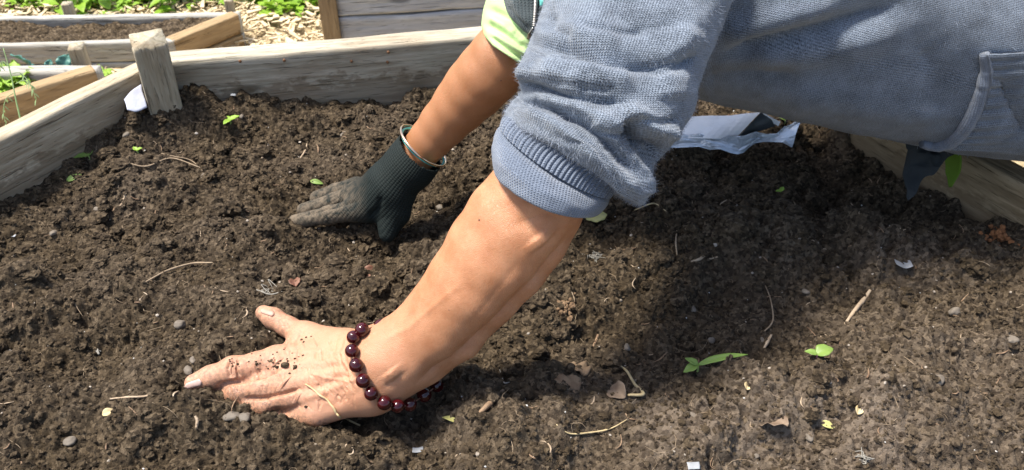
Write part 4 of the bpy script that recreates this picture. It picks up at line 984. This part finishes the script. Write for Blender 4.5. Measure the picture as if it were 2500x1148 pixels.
def bracelet():
    pts = [(893, 815), (873, 832), (869, 862), (879, 892), (893, 925), (912, 952), (939, 973), (966, 979), (993, 975)]
    t = thing('bead_bracelet', tuple(WR), 'bracelet of round glossy dark red beads on the bare wrist', 'bracelet'); v, f = ICO[3]; r = .0067; allp = []
    for q in pts:
        h = hit(*q)
        P = h[0] + h[1] * r * .85 if h[0] is not None else D(q[0], q[1], dW - .012)
        allp.append(P)
    # evened out so that neighbours touch
    allp = np.array(allp)
    C = allp.mean(0)
    last = allp[-1]; first = allp[0]; back = WR * 2 - C + np.array([.02, .02, -.01])
    bk = crom([last, last + (back - last) * .5 + np.array([.02, .004, -.014]), back, first + (back - first) * .45 + np.array([.012, .01, .006]), first], 11)[1:-1]
    me = mesh('bead', v * r, f); me.materials.append(M['bead'])
    for P in list(allp) + list(bk):
        o = obj('bead', me, None, t); o.location = P; o.matrix_parent_inverse = parent_inv(t); s = random.uniform(.94, 1.04); o.scale = (s, s, s); o.rotation_euler = (random.random() * 3, random.random() * 3, 0)
    V, F = tube(list(allp) + list(bk) + [allp[0]], [.0007, .0007], 90, 5); obj('cord', mesh('cord', V, tris(F)), M['dead_leaf_red'], t)
bracelet()

# soil on the hand, straw lying over it
def hand_crumbs():
    g = np.random.default_rng(12); spots = [(697, 893, .0034), (677, 897, .0016), (722, 896, .0020), (703, 882, .0010), (664, 882, .0018), (720, 876, .0011), (740, 868, .001), (655, 900, .0009), (707, 912, .001), (747, 993, .0014), (737, 830, .0013), (748, 824, .0010), (760, 822, .0008), (742, 836, .0012)]
    for _ in range(26): 
        a = g.random(); spots.append((g.normal(690, 40), g.normal(872, 24), g.uniform(.0003, .0008)))
    for _ in range(24): spots.append((g.uniform(560, 720), 905 - (g.uniform(560, 720) - 560) * .05 - g.uniform(8, 30), g.uniform(.0005, .0012)))
    parts = []; v, f = ICO[1]
    for x, y, s in spots:
        P, n = hit(x, y)
        if P is None or P[2] < Hs(P[0], P[1]) + .001: continue
        parts.append((v * (1 + .5 * (g.random((len(v), 1)) - .5)) * s * np.array([1.2, .9, .7]) + P + n * s * .2, f))
    V, F = cat(parts); obj('crumbs_on_hand', mesh('crumbs_on_hand', V, F, smooth=False), M['soil'], kind='stuff')
hand_crumbs()
P = []
for x, y in crom([(748, 937), (785, 966), (812, 990), (826, 1012), (852, 1030), (880, 1043)], 12):
    h = hit(x, y); q = S(x, y)
    P.append(h[0] + h[1] * .0016 if h[0] is not None and (h[0] - CC) @ FW < (q - CC) @ FW else q + np.array([0, 0, .0025]))
V, F = tube(P, [.0007, .0011, .0009], 60, 6, .2); obj('straw_stem', mesh('straw_stem', V, tris(F)), M['straw'], None, 'thin bent brown straw lying across the back of the bare hand', 'straw')

# ------------------------------------------------------------------ small things lying on the soil
def stick(name, pix, rad, mat, label, cat_, lift=.001, n=24, k=7, bump=.25, flat_=1.0, arch=0.0):
    P = [S(x, y, lift + arch * math.sin(math.pi * i / max(1, len(pix) - 1))) for i, (x, y) in enumerate(pix)]
    V, F = tube(P, rad, n, k, bump, len(label), flat_); return obj(name, mesh(name, V, tris(F)), mat, None, label, cat_)
stick('twig', [(2066, 789), (2085, 762), (2108, 735), (2124, 712)], [.0016, .0024, .0026, .0020], M['twig_pale'], 'pale thick twig lying alone at the middle right of the soil', 'twig', .002)
stick('twig', [(1865, 852), (1874, 836), (1882, 821)], [.0012, .0018, .0014], M['twig_pale'], 'short pale twig above the long leafed seedling', 'twig', .0015)
stick('twig', [(1686, 641), (1705, 636), (1728, 620)], [.001, .0018, .0014], M['twig_pale'], 'flat pale splinter crossing another below the sleeve', 'twig', .0015)
stick('twig', [(1724, 637), (1738, 633), (1752, 629)], [.0010, .0016, .0010], M['twig_pale'], 'short pale splinter beside the crossing pair', 'twig', .0015)
stick('twig', [(1170, 1012), (1195, 990), (1228, 958)], [.0016, .0028, .0020], M['twig'], 'dark brown stick to the right of the bead bracelet', 'twig', .002)
stick('twig', [(355, 692), (410, 668), (470, 650), (520, 644)], [.0008, .0013, .0007], M['root'], 'long thin brown root above the buried index finger', 'root', .0015, arch=.003)
stick('twig', [(480, 1050), (483, 1032), (478, 1018)], [.0012, .0017, .001], M['twig_pale'], 'tiny upright splinter in front of the bare hand', 'twig', .0015)
stick('twig', [(270, 976), (310, 972), (350, 970), (372, 964)], [.0008, .0012, .0008], M['twig_pale'], 'flat straw piece left of the index fingertip', 'straw', .001)
stick('twig', [(1448, 848), (1456, 832), (1460, 818)], [.0014, .002, .0012], M['twig'], 'small brown bark piece under the forearm shadow edge', 'bark', .001)
stick('twig', [(1640, 360), (1646, 378), (1640, 392)], [.0008, .0010, .0006], M['white_root'], 'white crooked fibre below the packet edge', 'fibre', .001)
stick('root', [(1510, 895), (1530, 912), (1550, 945), (1570, 968), (1532, 970)], [.0006, .0013, .0016, .0020, .0012], M['straw'], 'forked dry stem beside the folded grey leaf', 'stem', .003)
stick('root', [(1358, 1040), (1390, 1062), (1440, 1060), (1490, 1050), (1530, 1028)], [.0004, .0009, .0008, .0004], M['straw'], 'thin curled yellow root in the foreground soil', 'root', .002)
stick('root', [(1868, 700), (1880, 740), (1885, 790), (1862, 815)], [.0006, .0010, .0007], M['root'], 'thin vertical root above the short pale twig', 'root', .0015, arch=.003)
stick('root', [(1652, 565), (1650, 600), (1656, 650)], [.0007, .0011, .0008], M['root'], 'reddish thin root hanging down the soil under the sweater', 'root', .0015)
stick('root', [(310, 400), (360, 415), (420, 395), (490, 412)], [.0005, .0011, .0010, .0005], M['root'], 'long wiry root in front of the left board', 'root', .002, arch=.004)
stick('root', [(395, 378), (430, 392), (470, 402), (495, 420)], [.0005, .0009, .0005], M['root'], 'wiry root crossing another near the left board', 'root', .002, arch=.005)
stick('fibre', [(236, 860), (243, 868), (240, 856), (248, 862)], [.0007, .0009, .0007], M['white_root'], 'tiny white squiggle of film left of the thumb', 'fibre', .002)
stick('fibre', [(998, 268), (1004, 276), (1014, 281), (1024, 279)], [.0012, .0020, .0012], M['white_root'], 'curved white peel beside the far bare forearm', 'peel', .003)
stick('fibre', [(600, 706), (630, 712), (660, 722), (690, 715)], [.0004, .0008, .0004], M['white_root'], 'fine white roots above the bare thumb', 'fibre', .002)
stick('fibre', [(1220, 905), (1226, 925), (1232, 938), (1250, 934)], [.0005, .0008, .0006], M['white_root'], 'thin white thread on the soil right of the bracelet', 'thread', .0015)
stick('root', [(1548, 520), (1580, 512), (1600, 510), (1625, 522)], [.0006, .0010, .0005], M['straw'], 'curved straw poking out under the sleeve bulge', 'straw', .004, arch=.004)
stick('twig', [(640, 388), (650, 370), (655, 352)], [.0012, .0016, .001], M['twig_pale'], 'small tan splinter left of the gloved hand', 'twig', .001)
stick('twig', [(295, 505), (302, 490), (308, 475)], [.0016, .0022, .0014], M['twig_pale'], 'pale bark chip on the soil at the left', 'bark', .001)
stick('twig', [(733, 388), (745, 370), (750, 352)], [.0010, .0013, .0008], M['twig_pale'], 'slim pale splinter above the dusty glove fingers', 'twig', .001)

def leaf_on(name, px, py, L, W, yaw, pitch, mat, label, cat_, curl=.6, fold=.3, roll=0.0, wav=.05, lift=.002, t=.0004):
    V, F = leaf_geo(L, W, curl, fold, 12, 9, 1, wav, px); V = place(V - np.array([L * .45, 0, 0]), S(px, py, lift), yaw, pitch, roll)
    return thick(obj(name, mesh(name, V, F), mat, None, label, cat_), t)
leaf_on('dead_leaf', 1385, 940, .034, .026, .6, .10, M['dead_leaf'], 'torn brown dead leaf lying flat, left of a folded grey leaf', 'dead leaf', .5, -.1, .2, .12)
leaf_on('dead_leaf', 1415, 897, .028, .024, 2.2, .25, M['dead_leaf'], 'crumpled brown leaf just above the torn flat one', 'dead leaf', .9, .2, .3, .15)
leaf_on('dead_leaf', 1503, 962, .027, .019, 2.3, -.1, M['dead_leaf_grey'], 'folded grey brown leaf beside a forked dry stem', 'dead leaf', .8, .8, -.4, .06, .004)
leaf_on('dead_leaf', 1882, 1032, .034, .022, 2.5, -.15, M['dead_leaf_grey'], 'curled dark grey leaf in the bright foreground soil', 'dead leaf', 1.0, .5, .2, .08, .004)
leaf_on('dead_leaf', 908, 668, .036, .016, .4, .1, M['dead_leaf_red'], 'curled red brown leaf between the two hands', 'dead leaf', .9, .7, .2, .1, .003)
leaf_on('dead_leaf', 720, 690, .020, .013, 1.9, .2, M['dead_leaf_red'], 'small rust brown leaf above the bare thumb', 'dead leaf', .9, .6, 0, .1, .003)
leaf_on('dead_leaf', 1455, 532, .030, .024, .5, .15, M['yellow_leaf'], 'pale yellow leaf on the soil under the rolled cuff', 'leaf', .5, .2, .1, .05, .004)
leaf_on('leaf_piece', 180, 440, .020, .009, .5, .35, M['green'], 'single small green leaf lying near the left board', 'leaf', .4, .3, .4, 0, .004)
leaf_on('leaf_piece', 772, 448, .018, .007, -.3, .1, M['green'], 'yellow green leaf sliver above the glove fingers', 'leaf', .6, .3, .5, 0, .003)
leaf_on('leaf_piece', 2018, 1042, .014, .007, -.6, .2, M['yellow_leaf'], 'pale green leaf scrap at the lower right', 'leaf', .5, .5, .3, 0, .003)
leaf_on('leaf_piece', 2096, 1005, .012, .008, 1.0, .3, M['straw'], 'cream seed husk standing in the right foreground', 'husk', .6, .6, .3, 0, .003)
leaf_on('leaf_piece', 1825, 945, .010, .008, 1.2, .3, M['straw'], 'cream folded husk below the long leafed seedling', 'husk', .6, .6, .3, 0, .002)
leaf_on('leaf_piece', 1100, 1028, .016, .008, 2.6, .2, M['yellow_leaf'], 'faded green leaf scrap in front of the bracelet', 'leaf', .5, .5, .3, 0, .003)
leaf_on('leaf_piece', 265, 990 + 20, .012, .008, .4, .2, M['straw'], 'tan husk at the lower left of the bare hand', 'husk', .5, .5, .3, 0, .002)

def seedling(px, py, leaves, label, mat=None, stem=True, stemc='stem_pink', hgt=.008):
    b = S(px, py, -.002); t = thing('seedling', tuple(b), label, 'seedling'); top = b + np.array([0, 0, hgt + .002])
    V, F = tube([b, b + [.001, 0, hgt * .6], top], [.0012, .0009], 8, 6); obj('stem', mesh('stem', V, tris(F)), M[stemc], t)
    for yaw, pitch, L, W, curl in leaves:
        V, F = leaf_geo(L, W, curl, .3, 12, 7, .9, .03, L); thick(obj('leaf', mesh('leaf', place(V, top, yaw, pitch), F), mat or M['green'], t), .0004)
M['stem_pink'] = plain('pink_stem', (.32, .10, .16), (.45, .20, .22), 100, .5)
M['stem_green'] = plain('green_stem', (.25, .35, .10), (.35, .45, .15), 100, .5)
seedling(1700, 912, [(.12, .42, .050, .0085, .5), (2.6, .35, .014, .008, .4), (3.5, -.1, .016, .010, .4)], 'seedling with one long narrow leaf in the right foreground', None, True, 'stem_green', .012)
seedling(1990, 880, [(.35, .55, .019, .015, .9), (2.7, .35, .012, .008, .8)], 'seedling with two round leaves and a pink stem', None)
seedling(562, 300, [(.5, .4, .015, .010, .4), (2.5, .2, .014, .010, .5), (4.2, .2, .012, .009, .4)], 'tiny bright seedling in the soil before the back board', M['lettuce'], True, 'stem_green', .004)
seedling(218, 388, [(3.6, .3, .018, .011, .4), (1.2, .5, .012, .008, .4)], 'small pale seedling by the left board', None, True, 'stem_green', .005)
seedling(1905, 472, [(1.0, .4, .009, .006, .4), (3.2, .3, .007, .005, .4)], 'tiny sprout in the shaded soil below the packet', M['lettuce'], True, 'stem_green', .003)
seedling(1915, 300, [(1.6, .7, .016, .008, .3), (2.6, .4, .010, .006, .3)], 'little green shoot just behind the packet', None, True, 'stem_green', .004)
seedling(560 - 225, 372, [(.4, .4, .008, .006, .3), (2.4, .4, .008, .006, .3)], 'very small sprout right of the pale seedling', M['lettuce'], True, 'stem_green', .003)
def fibre_tuft(px, py, label, n, r, seed, mat):
    g = np.random.default_rng(seed); c = S(px, py, .001); parts = []
    for _ in range(n):
        a = g.uniform(0, 6.28); p0 = c + np.r_[g.normal(0, r * .4, 2), g.uniform(0, .003)]
        parts.append(tube([p0, p0 + np.r_[g.normal(0, r * .5, 2), g.uniform(0, .005)], p0 + np.r_[g.normal(0, r * .7, 2), g.uniform(-.001, .004)]], [.0003, .0005, .0003], 10, 4))
    V, F = cat(parts); obj('fibre_tuft', mesh('fibre_tuft', V, tris(F)), mat, None, label, 'roots')
fibre_tuft(1452, 632, 'tangled whitish root tuft to the right of the forearm', 22, .007, 3, M['white_root'])
fibre_tuft(655, 712, 'fine white rootlets spread above the bare thumb', 10, .009, 4, M['white_root'])
fibre_tuft(2110, 1125, 'grey white root tuft at the lower right edge', 18, .006, 5, M['white_root'])
def scrap(px, py, label, s, seed, mat, name='film_scrap', cat_='film scrap'):
    c = S(px, py, .003); n = 14; u, v = np.meshgrid(np.linspace(-1, 1, n), np.linspace(-.6, .6, n)); P = np.stack([u, v, 0 * u], -1).reshape(-1, 3) * s
    P = P + np.stack([vn3(P, 90, seed), vn3(P, 90, seed + 1), vn3(P, 70, seed + 2) * 1.3], -1) * s * 1.1
    thick(obj(name, mesh(name, P + c, gridfaces(n, n)), mat, None, label, cat_), .0003)
scrap(2200, 645, 'crumpled white film scrap on the soil at the right', .008, 3, M['film_scrap'])
scrap(1690, 1138, 'white torn film at the bottom edge of the soil', .006, 5, M['film_scrap'])
scrap(572, 236, 'white film bit near the back board corner', .004, 8, M['film_scrap'])
scrap(36, 580, 'white film scrap at the left edge of the soil', .004, 9, M['film_scrap'])
scrap(1020, 1100, 'white lace like film scrap in the front soil below the bracelet', .005, 11, M['film_scrap'])
def clump(px, py, s, seed, mat, label, cat_='peat'):
    g = np.random.default_rng(seed); c = S(px, py, 0); v, f = ICO[1]; parts = []
    for _ in range(80):
        q = g.normal(0, s * .5, 3) * [1, 1, .4]; r = g.uniform(.0008, .0024) * s / .012; parts.append((v * (1 + .6 * (g.random((len(v), 1)) - .5)) * r + c + q + [0, 0, .001], f))
    V, F = cat(parts); obj('peat_clump', mesh('peat_clump', V, F, smooth=False), mat, None, label, cat_)
clump(2440, 580, .018, 3, M['peat'], 'orange brown peat clump by the right board')
clump(1375, 752, .014, 4, M['peat_brown'], 'reddish brown fibrous clump right of the forearm')
PEB = [(565, 1018, .0065), (598, 1020, .0055), (438, 795, .0062), (1736, 833, .0050), (2330, 762, .0055), (1690, 755, .004), (1965, 712, .0045), (2405, 505, .006), (500, 432, .0055), (590, 285, .004), (312, 330, .0055), (240, 515, .006), (1075, 508, .005), (1530, 850, .004), (460, 905, .0055), (170, 1078, .005), (470, 880, .004), (1000, 850, .003), (2470, 830, .006), (1690, 1015, .004), (1170, 650, .003), (840, 330, .0045), (130, 570, .005), (2290, 930, .006), (1845, 1115, .003), (620, 355, .004), (1860, 830, .004), (1975, 1070, .004)]
PEBL = ['bigger pale pebble in the soil mound before the buried ring finger', 'pebble to the right of the bigger pale one before the hand', 'flat grey stone left of the bare thumb', 'pebble above the tip of the long seedling leaf', 'tan pebble right of the lone thick twig', 'tiny pebble in the soil below the hanging reddish root', 'pale round pebble between the fork of splinters and the thick twig', 'pebble in the deep shade below the jacket tail', 'pebble on the soil left of the glove fingertips', 'pebble in the soil behind the glove, under the tiny bright seedling', 'pinkish pebble close to the left board', 'pebble left of the pale bark chip', 'tan pebble just right of the glove thumb', 'pebble above the forked dry stem', 'dark pebble touching the soil over the index fingertip', 'pebble in the lower left corner of the soil', 'small pebble beside the dark one at the index fingertip', 'tiny pebble under the bracelet side of the forearm', 'grey pebble at the right edge of the soil', 'tiny pebble below the seedling with the long leaf', 'tiny pebble in the shade right of the elbow', 'pebble left of the far bare forearm', 'pebble near the left edge, below the single green leaf', 'pebble in the bright soil far right', 'tiny pebble by the bottom edge, below the curled dark leaf', 'small pebble in front of the tiny bright seedling', 'pebble touching the short pale twig', 'pebble below the pale green leaf scrap']
for k, (x, y, s) in enumerate(PEB):
    v, f = ICO[2]; g = np.random.default_rng(k); V = v * (1 + .0 * v[:, :1]) ; V = V * (1 + .5 * vn3(V + k * 3, 1.6, k))[:, None] * s * np.array([g.uniform(.9, 1.3), g.uniform(.7, 1.0), g.uniform(.55, .8)])
    o = obj('pebble', mesh('pebble', place(V, (0, 0, 0), g.uniform(0, 6)), f), M['pebble'], None, PEBL[k], 'pebble', 'pebbles in the soil'); o.location = S(x, y, s * .15)
# white tag in the bed corner
A = [D(304, 244, 1.175), D(322, 222, 1.185), D(345, 206, 1.20)]; B = [D(312, 268, 1.165), D(335, 272, 1.17), D(360, 262, 1.18)]
thick(obj('plant_label', sheet('plant_label', A, B, 16, 12, seed=3, amp=.0008), M['tag'], None, 'pale blank plastic tag tucked beside the corner post', 'tag'), .0012)
# seed packet in a clear sleeve
def packet():
    b = S(1780, 330, .004); t = thing('seed_packet', tuple(b), 'crumpled white packet in clear plastic lying on the soil below the sweater', 'packet')
    def q(x, y, z): return Z(x, y, z)
    thick(obj('paper', sheet('paper', [q(1600, 292, .020), q(1700, 284, .026), q(1790, 282, .030), q(1858, 273, .038)], [q(1600, 338, .008), q(1680, 338, .016), q(1740, 340, .018), q(1790, 344, .012)], 12, 7, seed=12, amp=.0005, facet=.0012), M['packet'], t), .0008)
    thick(obj('folded_flap', sheet('folded_flap', [q(1858, 274, .037), q(1880, 290, .03), q(1902, 298, .024)], [q(1800, 338, .012), q(1840, 326, .012), q(1890, 308, .018)], 24, 14, seed=14, amp=.0002, facet=.0005), M['packet_dark'], t), .0008)
    thick(obj('flap_edge', sheet('flap_edge', [q(1862, 275, .038), q(1885, 288, .032), q(1906, 298, .027)], [q(1880, 300, .022), q(1893, 304, .022), q(1900, 308, .02)], 16, 8, seed=15, amp=.0005), M['packet'], t), .0008)
    thick(obj('clear_sleeve', sheet('clear_sleeve', [q(1600, 335, .014), q(1700, 334, .018), q(1800, 335, .018), q(1900, 318, .016), q(1958, 290, .022)], [q(1600, 372, .004), q(1700, 368, .008), q(1790, 380, .006), q(1850, 360, .006), q(1932, 364, .008)], 16, 7, seed=16, amp=.002, facet=.011), M['film'], t), .0004)
packet()
